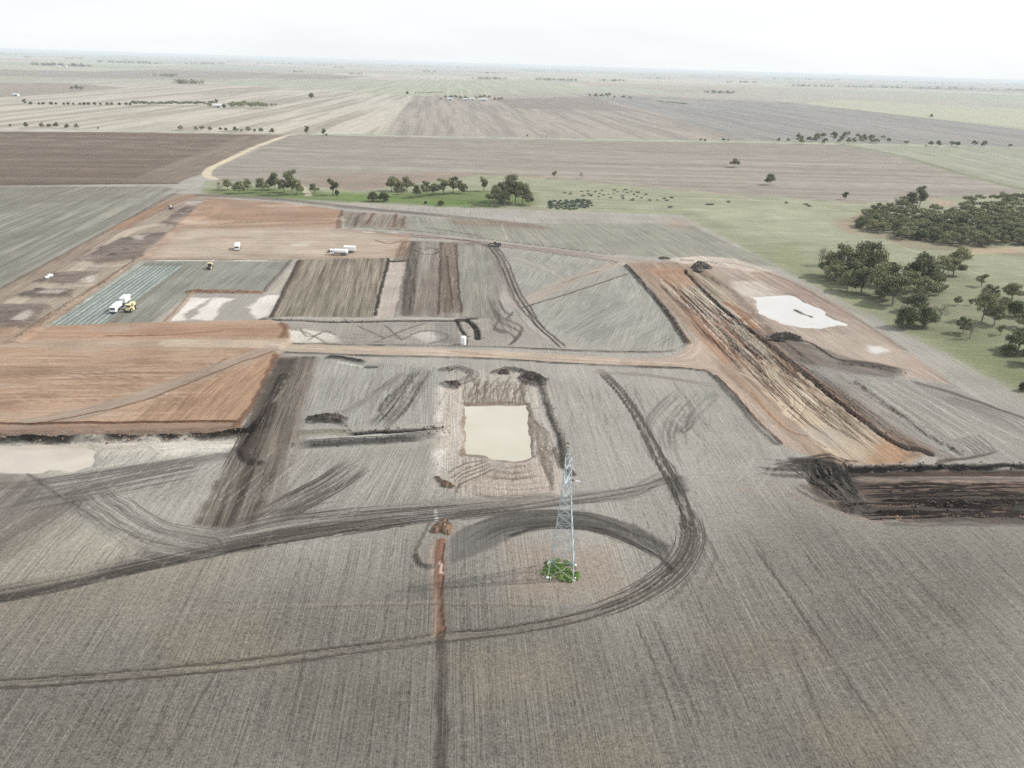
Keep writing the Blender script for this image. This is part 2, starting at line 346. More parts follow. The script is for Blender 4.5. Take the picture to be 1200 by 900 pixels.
# stabilised pad
gp_ = poly([(60, 381), (118, 381), (173, 382), (205, 359), (225, 344), (308, 342), (340, 307), (168, 306)], (148, 146, 134), 1, .8, .6, 'stabilised_pad', mott=.05, grain=.3, dz=.2, slope=1.2,
     stripes=[((118, 380), (212, 309), 2.6, (128, 124, 112), .7, 2.4), ((118, 380), (212, 309), 1.3, (166, 164, 152), .5, 2.4)])
poly([(60, 381), (120, 381), (214, 312), (163, 312)], (176, 188, 182), .95, .7, .4, mott=.04, stripes=[((60, 381), (168, 307), 1.9, (148, 156, 150), .5, 3)])
for k in range(9):      # shallow mixer passes between the lime strips
    f0 = (k + .5) / 9
    stroke([(60 + 60 * f0, 381), (168 + 46 * f0, 309)], 1.15, (118, 122, 116), .8, .5, dz=-.12, wob=.15)
poly([(225, 344), (308, 342), (338, 308), (262, 308)], (146, 146, 138), .6, 3, 1, stripes=[((205, 340), (262, 308), 2.2, (164, 164, 156), .6, 2)])
poly([(75, 382), (172, 383), (205, 362), (222, 349), (198, 378), (170, 392), (80, 393)], (188, 172, 156), .7, 1.5, 1.5)
poly([(197, 377), (226, 347), (322, 345), (334, 345), (318, 371), (300, 377)], (168, 162, 154), 1, .9, 1, 'pale_pad', mott=.08, grain=.1)
for q in ([(198, 376), (224, 349), (250, 349), (212, 369), (225, 376)], [(222, 374), (250, 350), (262, 349), (250, 376)], [(300, 375), (290, 360), (312, 346), (334, 346), (319, 369)], [(255, 349), (275, 350), (262, 356)]):
    poly(q, (226, 220, 212), .95, 1.2, 1.6, mott=.06)
stroke([(222, 343), (262, 343), (306, 344)], 4.2, (162, 118, 86), .95, .5, dz=.9, streak=.3, sper=.8, pid='earth_bank')
stroke([(195, 378), (225, 345)], 3, (176, 148, 122), .8, .5, dz=.4)
stroke([(310, 342), (342, 305)], 2.4, (122, 112, 100), .9, .5, dz=.4); stroke([(322, 343), (348, 308)], 3.2, (190, 178, 160), .7, .5)
# ripped brown pad
poly([(318, 372), (351, 305), (456, 303), (438, 372)], (146, 136, 120), 1, .8, 1.0, 'ripped_pad', mott=.07, grain=.35, dz=.6, slope=1.5,
     stripes=[((330, 370), (362, 306), 2.2, (114, 100, 84), .8, 2.4), ((330, 370), (362, 306), 1.4, (180, 170, 152), .55, 2.4)], comb=.5)
poly([(318, 372), (345, 330), (438, 345), (438, 372)], (140, 134, 118), .4, 8, 3)
stroke([(318, 372), (351, 306)], 2.5, (92, 80, 68), .9, .5, dz=.3); stroke([(439, 370), (456, 304)], 1.8, (64, 52, 42), .95, .4)
# strips to its right
poly([(441, 372), (458, 306), (478, 304), (463, 372)], (184, 172, 162), 1, .8, .8, 'stripped_ground', mott=.16, grain=.3, dz=-.5, slope=.9)
stroke([(456, 306), (478, 305)], 2.6, (62, 56, 50), .95, .4, dz=-.6)
poly([(463, 370), (480, 282), (560, 284), (582, 290), (592, 330), (580, 374)], (160, 152, 142), 1, 1, 1, 'worked_ground', mott=.08, stripes=[((500, 370), (508, 285), 1.9, (134, 122, 110), .8, 2.2)])
poly([(528, 370), (534, 286), (580, 290), (578, 372)], (160, 158, 146), .8, 2, 1, stripes=[((550, 370), (552, 290), 2.0, (142, 140, 126), .6, 2)])
poly([(512, 365), (516, 284), (533, 285), (540, 368)], (148, 126, 112), .7, 2, 1, stripes=[((525, 365), (524, 285), 1.6, (110, 84, 70), .9, 2.5)])
stroke([(478, 368), (481, 330), (487, 284)], 6.5, (86, 78, 72), .9, .5, streak=.5, dz=.4); stroke([(470, 304), (478, 284)], 9, (120, 98, 82), .8, .5, streak=.4)
for pts in ([(517, 284), (516, 320), (514, 368)], [(524, 300), (528, 340), (530, 362)], [(535, 286), (537, 330), (541, 366)]): stroke(pts, 1.4, (92, 70, 58), .85, .6, dz=.15)
stroke([(486, 294), (500, 298), (512, 297), (512, 292), (500, 290)], 1.7, (84, 76, 70), .85, .5); stroke([(486, 290), (500, 292)], 1.2, (84, 76, 70), .8, .5)
# red clay platform to the west
poly([(-200, 398), (20, 402), (62, 383), (190, 379), (318, 376), (338, 384), (345, 396), (332, 406), (324, 417), (300, 470), (276, 504), (180, 507), (-200, 512)], (190, 152, 122), 1, .8, .8, 'clay_platform', mott=.09, grain=.25, dz=.8, slope=1.2,
     stripes=[((0, 450), (200, 450), 2.6, (174, 132, 100), .7, 2), ((0, 450), (200, 430), 1.0, (200, 172, 144), .4, 2)])
poly([(120, 500), (330, 414), (300, 470), (276, 503)], (192, 150, 116), .8, 2, 1, stripes=[((210, 500), (270, 440), 1.5, (168, 128, 96), .6, 2.2)])
poly([(-200, 392), (80, 385), (335, 383), (338, 396), (160, 400), (-200, 412)], (194, 154, 124), .6, 4, 3, stripes=[((100, 390), (300, 390), 3, (170, 120, 88), .8, 2.4)])
poly([(-100, 434), (120, 432), (160, 442), (-100, 450)], (132, 106, 84), .35, 4, 4, stripes=[((0, 440), (140, 438), 1.6, (96, 76, 60), .8, 2.5)])
for k in range(34):
    u0, v0 = random.uniform(-20, 300), random.uniform(384, 498)
    if u0 > 320 - (v0 - 417) * .5 and v0 > 417: continue
    poly([(u0 - random.uniform(10, 40), v0 - 3), (u0 + random.uniform(5, 40), v0 - random.uniform(2, 5)), (u0 + random.uniform(10, 36), v0 + 3), (u0 - 18, v0 + random.uniform(2, 5))], random.choice([(166, 128, 102), (202, 174, 150), (150, 112, 88), (188, 162, 140), (178, 140, 112)]), random.uniform(.3, .6), 2.5, 3)
mark_ruts_of([(-40, 445), (100, 444), (290, 440)], 22, 46, (146, 104, 78), .5, .6, .03, (10, 50)); mark_ruts_of([(-40, 470), (100, 466), (270, 462)], 20, 36, (210, 182, 158), .5, .6, .03, (10, 50)); mark_ruts_of([(215, 498), (250, 455), (300, 420)], 10, 30, (150, 108, 80), .55, .6, -.05, (10, 30))
for k in range(22):
    u0, v0 = random.uniform(215, 440), random.uniform(238, 300)
    poly([(u0 - random.uniform(10, 50), v0 - 1.5), (u0 + random.uniform(10, 50), v0 - 2), (u0 + random.uniform(10, 40), v0 + 2), (u0 - 20, v0 + 1.5)], random.choice([(158, 124, 100), (204, 184, 164), (176, 150, 130), (190, 162, 138)]), random.uniform(.3, .6), 4, 4)
mark_ruts_of([(220, 262), (320, 258), (400, 256)], 24, 30, (150, 112, 88), .55, 1.1, .04, (20, 80)); mark_ruts_of([(200, 290), (320, 288), (450, 290)], 18, 40, (208, 190, 170), .5, 1.0, .03, (20, 70))
stroke([(332, 381), (338, 388), (333, 398)], 5, (140, 82, 52), .8, .5, dz=.5, streak=.4)
stroke([(125, 396), (190, 395), (260, 390)], 1.3, (138, 88, 62), .8, .6)
stroke([(-60, 405), (60, 405), (200, 404), (330, 404)], 11, (184, 162, 142), .8, .5, streak=.3, sper=1.2)
stroke([(30, 500), (110, 484), (200, 455), (270, 428), (330, 408), (380, 408)], 8.5, (170, 152, 136), .95, .35, streak=.25, pid='site_track', grain=.1)
stroke([(40, 501), (150, 478), (215, 455), (275, 430), (320, 414)], 1.1, (130, 88, 62), .85, .6, dz=.15)
stroke([(-80, 501), (60, 499.5), (180, 498), (276, 497)], 1.8, (116, 78, 56), .95, .5, dz=.35, pid='earth_bank'); stroke([(-80, 506), (120, 504), (282, 501)], 3.2, (160, 132, 116), .9, .5)
stroke([(-60, 517), (60, 516), (150, 516), (240, 514), (288, 508), (305, 495)], 3.4, (66, 58, 50), .95, .6, dz=.5, streak=.45, sper=.5, wob=.8, pid='rough_verge', col2=(108, 92, 72))
stroke([(276, 503), (300, 470), (324, 417)], 2.0, (140, 96, 70), .9, .5, dz=.2)
# pale flat and dark driven band below the platform
poly([(-100, 518), (270, 518), (262, 530), (180, 545), (80, 560), (-100, 580)], (186, 181, 170), .9, 3, 3, pid='pale_flat', mott=.1)
poly([(180, 518), (272, 517), (262, 528), (190, 533)], (218, 212, 202), .7, 2, 2)
poly([(328, 418), (372, 418), (362, 455), (335, 540), (300, 622), (228, 615), (265, 545), (296, 478)], (116, 106, 96), 1, 1.5, 1.2, 'driven_ground', mott=.12, grain=.3,
     stripes=[((270, 610), (345, 420), 1.8, (82, 74, 66), .85, 2.4), ((270, 610), (345, 420), 1.2, (146, 136, 124), .6, 2.4)], comb=.5)
poly([(326, 419), (350, 420), (310, 500), (288, 535), (283, 515), (300, 475)], (76, 66, 58), .8, 2, 1.5, stripes=[((290, 520), (335, 425), 1.3, (110, 98, 88), .6, 2.2)])
poly([(355, 420), (378, 420), (362, 480), (330, 600), (300, 610), (340, 500)], (150, 138, 126), .7, 2, 1.5, stripes=[((320, 590), (364, 425), 1.3, (118, 108, 98), .7, 2.2)])
stroke([(333, 440), (312, 490), (292, 520), (284, 530), (290, 540), (302, 543)], 3.4, (70, 62, 56), .9, .5, dz=.8, streak=.3)
stroke([(312, 498), (296, 508), (280, 524), (266, 534)], 3, (66, 60, 56), .6, .6, streak=.5)
# grey plots between the bands
poly([(374, 420), (520, 432), (514, 495), (352, 500), (362, 465)], (168, 166, 159), .9, 2, 1, 'worked_ground', mott=.05, stripes=[((400, 495), (420, 425), 1.3, (154, 150, 142), .6, 2)])
poly([(345, 530), (515, 520), (505, 590), (420, 592), (330, 605)], (168, 163, 154), .8, 3, 2, mott=.06, stripes=[((400, 600), (440, 530), 1.4, (154, 148, 139), .6, 2)])
for pts, w_ in (([(497, 430), (480, 455), (462, 480), (440, 505)], 9), ([(425, 540), (390, 565), (340, 592), (300, 615)], 11)): stroke(pts, w_, (132, 126, 119), .6, .6, streak=.65, sper=.7, ends=8); mark_ruts_of(pts, w_ * .45, 26, (74, 68, 63), .75, .55, -.06, (12, 30))
stroke([(470, 438), (420, 475), (375, 492)], 3.4, (138, 132, 124), .7, .6, streak=.5); stroke([(452, 488), (445, 480), (456, 462)], 1.0, (60, 56, 52), .8, .5)
# trench with spoil banks
stroke([(344, 521), (400, 518), (470, 514), (528, 505)], 6.2, (128, 124, 118), .95, .4, streak=.4, sper=.6, dz=.7, pid='spoil_bank', ends=6, col2=(92, 90, 88))
stroke([(356, 516), (410, 512), (470, 509), (530, 504)], 1.2, (206, 202, 192), .8, .6, ends=6)
stroke([(350, 523), (420, 520), (500, 515)], 2.6, (84, 82, 80), .85, .5, streak=.3, ends=5)
stroke([(402, 508), (440, 506), (480, 504), (525, 502)], 2.6, (50, 46, 42), .97, .5, dz=-1.0, ends=4, pid='trench')
stroke([(358, 496), (385, 494), (408, 498)], 3.2, (76, 72, 68), .92, .5, dz=1.0, ends=3)
stroke([(357, 507), (380, 506), (402, 507)], 4.5, (142, 136, 120), .9, .4, streak=.5, dz=.2)
stroke([(378, 419), (400, 420), (432, 425)], 3.2, (60, 56, 52), .9, .5, dz=.7, ends=3); stroke([(398, 424), (428, 430)], 1.4, (206, 202, 194), .85, .5); stroke([(430, 430), (440, 430)], 2.6, (62, 58, 54), .8, .5)
# settling pond cut
poly([(516, 452), (532, 436), (600, 432), (634, 440), (645, 480), (660, 540), (655, 585), (600, 590), (530, 580), (508, 565), (512, 500)], (184, 176, 166), .95, 2.5, 2, 'pond_surround', mott=.12, grain=.9)
for k in range(60):
    th = random.uniform(0, 6.28); u0, v0 = 582 + 52 * math.cos(th), 506 + 46 * math.sin(th); l_ = random.uniform(.8, 1.25)
    stroke(jit([(u0, v0), (582 + 62 * l_ * math.cos(th + .05), 508 + 60 * l_ * math.sin(th + .05))], 4), random.uniform(.5, 1.0), random.choice([(128, 114, 101), (110, 98, 88), (206, 196, 184)]), random.uniform(.4, .8), .5, dz=-.1, ends=1.5)
poly([(512, 455), (545, 452), (545, 535), (515, 545), (510, 520), (520, 515), (514, 495)], (196, 185, 173), .85, 2, 1.5, mott=.08)
poly([(514, 452), (522, 450), (518, 493), (512, 493)], (212, 206, 198), .8, 1.2, 1); poly([(508, 530), (522, 526), (520, 545), (512, 555)], (214, 208, 200), .8, 1.5, 1)
poly([(548, 540), (640, 540), (650, 575), (560, 585), (530, 570)], (184, 168, 155), .7, 4, 2)
for k in range(26):
    u0 = 546 + k * 2.8; stroke([(u0, 474), (u0 + random.uniform(-3, 5), random.uniform(452, 462)), (u0 + 4 + random.uniform(-3, 9), random.uniform(438, 450))], .8, (126, 112, 98), .65, .6, dz=-.12, ends=2)
for k in range(9):
    v0 = 540 + k * 3; stroke([(570 + k * 1.5, 538 + k * 1.2), (545 - k, v0 + 4), (522 + k * 2, v0 + 16)], .8, (196, 186, 172) if k % 2 else (120, 108, 96), .75, .6, dz=-.1, ends=2)
for k in range(8):
    stroke([(620 + k, 480 + k * 2), (626 + k * 2.5, 510), (632 + k * 2.2, 535 + k * 3), (645, 560 + k * 3)], .8, (130, 118, 106), .6, .6, dz=-.1, ends=3)
mark_ruts_of([(560, 560), (600, 565), (640, 560)], 9, 22, (134, 120, 108), .6, .8, length=(8, 20))
for wp in ([(545, 473), (617, 472)], [(618, 474), (623, 535)], [(622, 537), (603, 541), (577, 537), (546, 533)], [(545, 532), (545, 474)]): stroke(wp, 2.6, (142, 124, 106), .75, .7, wob=.9)
stroke([(580, 437), (592, 434), (612, 436), (628, 443), (636, 450), (628, 451), (612, 446)], 3.0, (92, 84, 76), .9, .5, dz=.9, streak=.35, pid='spoil_bank')
stroke([(520, 433), (540, 432), (556, 440), (530, 452), (523, 450)], 4.5, (112, 104, 96), .8, .6, dz=.6, streak=.55); stroke([(523, 449), (534, 455)], 2.4, (70, 60, 52), .9, .5, dz=.5)
stroke([(512, 560), (520, 568), (528, 571)], 2.0, (92, 66, 50), .85, .5, dz=.3)
stroke([(635, 448), (642, 475), (652, 500), (660, 522), (664, 545), (670, 556)], 2.8, (84, 78, 72), .9, .5, streak=.3, dz=.6, pid='spoil_bank'); stroke([(650, 525), (658, 548)], 1.6, (100, 84, 70), .7, .5)
poly([(546, 475), (616, 474), (621, 534), (603, 539), (578, 535), (566, 530), (548, 530)], (186, 170, 150), .8, .8, .7, dz=-1.5, slope=2.0)
# haul road
MAIN = [(318, 407), (420, 410), (520, 413), (640, 419), (740, 425), (800, 428)]
hr = stroke([(200, 404), (318, 406)] + MAIN[1:], 8.8, (196, 176, 156), 1, .22, streak=.12, sper=1.5, wob=.3, pid='haul_road', grain=.1, dz=.22)
stroke([(740, 425), (800, 427), (828, 432), (856, 448), (880, 472), (905, 500), (932, 520), (965, 530)], 8.4, (190, 168, 150), 1, .25, streak=.15, sper=1.5, pid=hr, grain=.1, dz=.2)
stroke([(770, 425), (806, 418), (818, 402), (806, 380), (784, 350), (762, 325), (742, 309)], 8.4, (188, 168, 152), 1, .3, streak=.25, sper=1.2, pid=hr, grain=.1, dz=.2)
poly([(800, 420), (822, 400), (850, 428), (830, 436)], (192, 172, 152), .9, 2, 1, pid=hr)
stroke(MAIN, 2.0, (206, 190, 172), .5, .6); ruts([(330, 408), (520, 413), (800, 428)], (176, 152, 132), .6, 2.6, 1.0, dz=-.03)
stroke([(530, 413), (560, 415), (575, 416)], 2, (150, 118, 96), .5, .6)
for pts, w_ in (([(345, 403.5), (440, 404.5), (560, 406.5), (660, 410.5), (760, 413), (790, 411), (803, 404), (800, 395), (780, 365), (755, 335), (733, 311)], 1.7), ([(335, 413.5), (440, 417), (560, 420), (680, 427), (810, 433), (836, 441), (860, 462), (885, 492), (915, 520)], 1.6)):
    stroke(pts, w_, (70, 62, 55), .88, .5, dz=.4, streak=.3, wob=.3)
stroke([(805, 402), (784, 369), (758, 337), (735, 312)], 3.6, (84, 70, 60), .85, .55, streak=.4, dz=.7, pid='earth_bank')
stroke([(838, 443), (862, 470), (888, 500), (910, 520)], 2.6, (78, 68, 60), .8, .55, streak=.4, dz=.4)
# between haul road and the upper pads
poly([(338, 379), (560, 377), (600, 370), (660, 408), (345, 403)], (162, 154, 145), .85, 2, 1.5, 'worked_ground', mott=.12)
poly([(336, 391), (352, 385), (392, 392), (400, 401), (345, 402)], (212, 204, 192), .8, 1.2, 1.2, mott=.12)
poly([(480, 392), (505, 388), (522, 396), (500, 403)], (206, 202, 192), .6, 1.5, 1.5)
stroke([(306, 374), (330, 375), (400, 377), (470, 376), (545, 376)], 2.8, (60, 54, 48), .9, .55, streak=.4, sper=.5, dz=-.4, pid='trench'); stroke([(330, 372.5), (440, 373.5), (550, 373.5)], 1.0, (196, 188, 174), .7, .6)
for pts in ([(345, 386), (358, 390), (372, 396), (380, 402)], [(352, 384), (360, 394), (375, 391)], [(362, 398), (380, 388), (392, 392)], [(440, 401), (470, 388), (500, 378)], [(452, 382), (470, 398)], [(470, 398), (495, 388), (520, 390), (524, 396), (505, 402)], [(420, 382), (450, 396)]):
    stroke(pts, 1.1, (88, 82, 76), .7, .6, dz=-.1)
poly([(510, 380), (535, 378), (540, 400), (512, 402)], (128, 124, 118), .6, 2, 2, mott=.45)
stroke([(534, 376), (540, 385), (545, 396), (546, 403)], 1.8, (44, 42, 42), .95, .45, dz=-.5); stroke([(545, 375), (553, 380), (559, 388), (560, 397)], 3.0, (44, 42, 42), .95, .45, dz=-.7); stroke([(535, 375), (558, 374)], 3, (82, 78, 74), .85, .5, dz=.4)
for pts in ([(585, 368), (588, 378), (602, 385), (610, 392), (600, 402)], [(600, 366), (594, 374), (606, 380), (612, 386), (604, 396)], [(580, 384), (592, 388), (603, 396), (596, 404)], [(578, 362), (584, 372), (580, 384)], [(584, 352), (590, 364), (600, 370)]):
    stroke(pts, 1.3, (96, 90, 83), .8, .6, dz=-.12)
stroke([(580, 386), (590, 390)], 3, (76, 72, 68), .8, .6, streak=.4); mark_ruts_of([(578, 340), (590, 370), (610, 398)], 8, 22, (116, 110, 102), .6, .8)
# fields right of the curved track
poly([(592, 292), (640, 297), (730, 308), (800, 400), (798, 411), (700, 411), (650, 402), (616, 360)], (160, 158, 148), .9, 1.5, 1, 'stubble_field', mott=.07, stripes=[((620, 400), (660, 350), 1.6, (174, 172, 162), .5, 2)])
poly([(660, 385), (720, 345), (740, 370), (700, 400)], (140, 142, 138), .6, 6, 5, stripes=[((670, 385), (730, 355), 1.2, (168, 168, 160), .6, 2)])
poly([(640, 400), (800, 404), (795, 411), (660, 409)], (178, 170, 158), .6, 3, 3)
stroke([(607, 358), (660, 332), (700, 318), (726, 308)], 10, (178, 164, 150), .85, .5, streak=.3); stroke([(612, 361), (660, 346), (700, 333), (736, 321)], 1.4, (100, 86, 76), .9, .5, dz=.2)
stroke([(598, 300), (640, 315), (668, 330)], 6, (180, 168, 154), .6, .6, streak=.3); stroke([(660, 332), (700, 318)], 2, (130, 116, 104), .6, .6, streak=.6)
mark_ruts_of([(700, 395), (745, 355), (735, 320)], 15, 22, (184, 180, 170), .6, .9); mark_ruts_of([(620, 350), (640, 320), (620, 295)], 12, 14, (184, 180, 170), .55, .8)
for o in (0, 6): ruts([(570 + o, 284), (586 + o, 305), (600 + o, 340), (614 + o, 362), (630, 380), (648, 396), (662, 409)], (82, 75, 68), .9, 2.0, 1.1, dz=-.12)
stroke([(572, 285), (588, 310), (598, 332), (606, 352)], 7, (134, 124, 114), .6, .6, streak=.5)
# upper road and field
poly([(404, 247), (520, 256), (640, 262), (760, 262), (812, 264), (908, 312), (860, 306), (790, 302), (700, 297), (600, 284), (480, 271), (402, 266)], (152, 149, 136), .95, 2, 2, 'stubble_field', mott=.06, grain=.6, stripes=[((640, 290), (600, 250), 2.5, (162, 160, 146), .6, 2)])
poly([(520, 256), (620, 262), (640, 268), (540, 264)], (150, 122, 106), .5, 4, 3); poly([(780, 254), (812, 258), (806, 268), (786, 266)], (176, 150, 128), .5, 5, 3)
poly([(405, 249), (470, 252), (478, 268), (405, 266)], (166, 146, 132), .7, 3, 2, dz=.6, stripes=[((420, 266), (430, 250), 1.8, (116, 98, 88), .85, 2.4)])
for pts in ([(416, 266), (420, 256), (428, 250)], [(430, 264), (438, 250)], [(462, 267), (465, 252)], [(472, 266), (474, 254)]): stroke(pts, 2.2, (128, 82, 62) if pts[0][0] > 425 else (92, 84, 78), .75, .6, dz=.4)
stroke([(396, 270), (470, 274), (540, 281), (600, 288), (680, 298), (730, 304), (800, 309)], 10, (170, 155, 144), .95, .4, streak=.35, sper=1, pid='site_track', grain=.1)
for pts, w_ in (([(396, 267), (480, 270.5), (560, 279), (640, 289), (720, 299)], 1.4), ([(480, 278), (540, 281), (570, 287), (640, 296), (722, 307)], 2.2), ([(500, 267), (560, 276)], 2)): stroke(pts, w_, (84, 74, 67), .85, .6, dz=.4, streak=.4)
stroke([(425, 272.3), (468, 272.5)], 1.6, (232, 226, 216), .9, .5); stroke([(470, 283), (455, 286), (440, 282)], 2.4, (128, 102, 84), .7, .6)
stroke([(610, 262), (600, 250)], 1, (190, 186, 168), .5, .5); stroke([(588, 262), (594, 280)], 1.2, (190, 186, 172), .7, .6)
# eastern cut: long scraped excavation
EA, EB = (800, 330), (1000, 500)
poly([(736, 308), (830, 307), (862, 320), (905, 372), (960, 420), (1040, 480), (1096, 530), (1060, 543), (975, 546), (940, 528), (890, 480), (846, 436), (822, 400)], (180, 158, 138), 1, 1.5, 1.2, 'excavation', mott=.1, grain=.3, stripes=[(EA, EB, 2.2, (150, 122, 100), .7, 2.2)])
poly([(766, 318), (820, 316), (858, 340), (920, 402), (1000, 470), (1074, 524), (1055, 541), (985, 541), (930, 490), (880, 440), (835, 385), (795, 345)], (196, 172, 146), .95, 1.5, 1.2, dz=-1.2, slope=2.0, mott=.1, grain=.3,
     stripes=[(EA, EB, 1.5, (112, 84, 64), .85, 2.4), (EA, EB, 2.4, (210, 192, 168), .6, 2.2)], comb=.34)
poly([(790, 325), (830, 325), (870, 365), (900, 410), (880, 420), (840, 375)], (206, 198, 180), .6, 3, 2, stripes=[(EA, EB, 1.4, (104, 92, 80), .9, 2.6)])
poly([(756, 314), (800, 314), (825, 330), (800, 335), (780, 326)], (186, 140, 108), .7, 2.5, 2)
poly([(800, 360), (830, 375), (860, 415), (850, 425), (820, 395)], (182, 130, 96), .6, 2.5, 2, mott=.25)
poly([(910, 440), (960, 455), (1010, 500), (1050, 535), (985, 541), (930, 490)], (200, 178, 150), .75, 5, 3, mott=.1)
poly([(1040, 505), (1076, 524), (1066, 540), (1020, 538)], (190, 140, 100), .75, 3, 2, mott=.2); poly([(925, 500), (975, 498), (990, 520), (940, 515)], (168, 162, 154), .6, 4, 3)
mark_ruts_of([(790, 330), (850, 385), (930, 465)], 11, 60, (88, 66, 52), .75, .8, -.25, (14, 70)); mark_ruts_of([(830, 345), (880, 400), (960, 470)], 10, 30, (214, 200, 180), .5, .8, .12, (14, 60)); mark_ruts_of([(940, 440), (1000, 490), (1060, 530)], 10, 26, (92, 72, 58), .7, .8, -.15, (8, 26))
mark_ruts_of([(830, 345), (880, 400), (950, 460)], 12, 30, (178, 116, 82), .6, 1.4, 0, (14, 50))
mark_ruts_of([(800, 340), (850, 385), (930, 455)], 12, 40, (84, 62, 49), .75, .7, -.25, (20, 60)); mark_ruts_of([(870, 375), (930, 430), (1040, 515)], 9, 40, (84, 62, 48), .8, .7, -.2, (10, 40)); mark_ruts_of([(800, 335), (850, 385), (900, 430)], 9, 20, (216, 208, 194), .6, .7, .1, (14, 50))
for k in range(46):
    f0 = random.random(); u0, v0 = 775 + 190 * f0 + random.uniform(-16, 26), 322 + 150 * f0 + random.uniform(-6, 6); l_ = random.uniform(8, 34)
    stroke(jit([(u0, v0), (u0 + l_ * .55, v0 + l_ * .42), (u0 + l_, v0 + l_ * .8)], 1.8), random.uniform(.6, 1.6), random.choice([(70, 52, 42), (92, 70, 56), (206, 194, 176), (160, 108, 78), (118, 104, 92), (56, 44, 37)]), random.uniform(.5, .9), .5, dz=random.uniform(-.3, .2), ends=3, wob=.6)
stroke([(852, 352), (880, 375), (920, 412), (975, 455), (1030, 498), (1088, 532)], 3.2, (176, 110, 76), .85, .5, streak=.4)
stroke([(803, 316), (830, 342), (856, 366), (890, 392), (935, 428), (990, 472), (1045, 512), (1090, 533)], 2.4, (54, 38, 30), .96, .5, dz=-.7, streak=.15, pid='cut_edge')
stroke([(848, 352), (862, 358), (880, 368), (868, 372)], 4, (150, 108, 78), .7, .6, streak=.3)
stroke([(890, 384), (940, 424), (1000, 470), (1060, 512), (1110, 535)], 7, (140, 128, 118), .8, .5, streak=.4, dz=.3); stroke([(1003, 448), (1050, 482), (1090, 512), (1128, 533)], 2.0, (64, 54, 46), .9, .5, streak=.3, dz=.5, pid='spoil_bank'); stroke([(940, 416), (990, 446), (1005, 450)], 1.6, (96, 84, 74), .7, .6)
stroke([(868, 438), (900, 447), (915, 443), (908, 428)], 2.4, (196, 176, 150), .75, .5); stroke([(900, 420), (912, 440), (935, 462), (925, 485)], 7, (206, 190, 162), .55, .7, streak=.5)
stroke([(846, 432), (870, 448), (910, 490), (930, 505), (950, 520)], 2.6, (186, 150, 118), .6, .6)
stroke([(880, 460), (900, 483), (925, 505), (950, 512), (968, 520)], 1.2, (150, 108, 80), .7, .6)
# eastern pad with the white pond
poly([(800, 304), (856, 304), (880, 312), (905, 318), (960, 345), (1040, 395), (1120, 452), (1060, 440), (985, 428), (930, 400), (890, 375), (852, 340), (826, 312)], (186, 168, 154), 1, 2, 2, 'drying_pad', mott=.08, grain=.15, stripes=[((860, 330), (980, 410), 1.8, (168, 148, 134), .7, 2)])
poly([(782, 303), (820, 300), (860, 303), (905, 318), (880, 318), (840, 311), (800, 309)], (210, 196, 182), .85, 1.5, 1.5)
poly([(858, 330), (890, 330), (912, 346), (885, 350), (868, 345)], (212, 202, 188), .8, 3, 2); poly([(905, 320), (960, 345), (1010, 375), (985, 372), (930, 345)], (166, 140, 126), .55, 4, 3)
poly([(930, 390), (1000, 392), (1060, 410), (1050, 432), (985, 425)], (188, 172, 156), .7, 4, 3); poly([(1020, 406), (1032, 405), (1038, 411), (1026, 414)], (228, 224, 218), .85, 2.2, 3)
poly([(884, 347), (925, 345), (950, 356), (988, 379), (962, 383), (940, 381), (918, 377), (893, 366)], (200, 186, 172), .8, 1.5, 3.2, dz=-1.3, slope=2.6)
stroke([(926, 360), (940, 366), (958, 373)], 2.2, (150, 136, 122), .8, .5, dz=1.0, ends=4)
stroke([(795, 304), (820, 306), (850, 311)], 1.2, (66, 56, 50), .8, .5); stroke([(826, 306), (870, 311), (930, 332), (1000, 372), (1060, 410)], 2.4, (126, 108, 98), .5, .6, streak=.5)
for o in range(5): stroke([(850 + o * 9, 322 - o), (890 + o * 9, 340), (920 + o * 14, 343 + o * 2)], 1, (140, 116, 102), .45, .6, ends=4)
poly([(908, 391), (936, 398), (1010, 424), (1062, 434), (1050, 444), (990, 438), (940, 424)], (128, 120, 112), .75, 2.5, 2, mott=.15, stripes=[((910, 395), (1060, 440), 1.5, (92, 84, 78), .7, 2)])
stroke([(918, 394), (950, 402), (975, 418), (990, 424)], 1.4, (48, 44, 42), .9, .5, dz=.3); stroke([(980, 424), (1020, 428), (1064, 437)], 8, (84, 78, 72), .85, .6, streak=.5, sper=.7, dz=.4, ends=5, pid='spoil_bank')
# field east of the cut
poly([(930, 420), (1000, 440), (1060, 445), (1120, 452), (1200, 505), (1300, 560), (1300, 545), (1130, 540), (1060, 510)], (152, 148, 140), .85, 2, 1.5, mott=.06, stripes=[((1000, 445), (1130, 535), 1.6, (166, 162, 154), .5, 2)])
poly([(1080, 420), (1130, 450), (1240, 520), (1260, 500), (1200, 462)], (166, 160, 150), .7, 3, 2)
stroke([(1075, 449), (1120, 462), (1200, 490), (1260, 512)], 2.8, (88, 78, 72), .8, .6, streak=.4); stroke([(1120, 470), (1180, 490), (1230, 520)], 8, (132, 122, 116), .5, .7, streak=.5)
for o in range(5): stroke([(1010 + o * 12, 448), (1070 + o * 18, 490), (1120 + o * 20, 535 - o * 5)], .9, (186, 182, 172), .7, .6)
for o in range(6): stroke([(1116 + o * 6, 515 - o), (1136 + o * 6, 526), (1140 + o * 5, 536 - o), (1100, 540 + o * .6)], 1.0, (110, 100, 92), .6, .6)
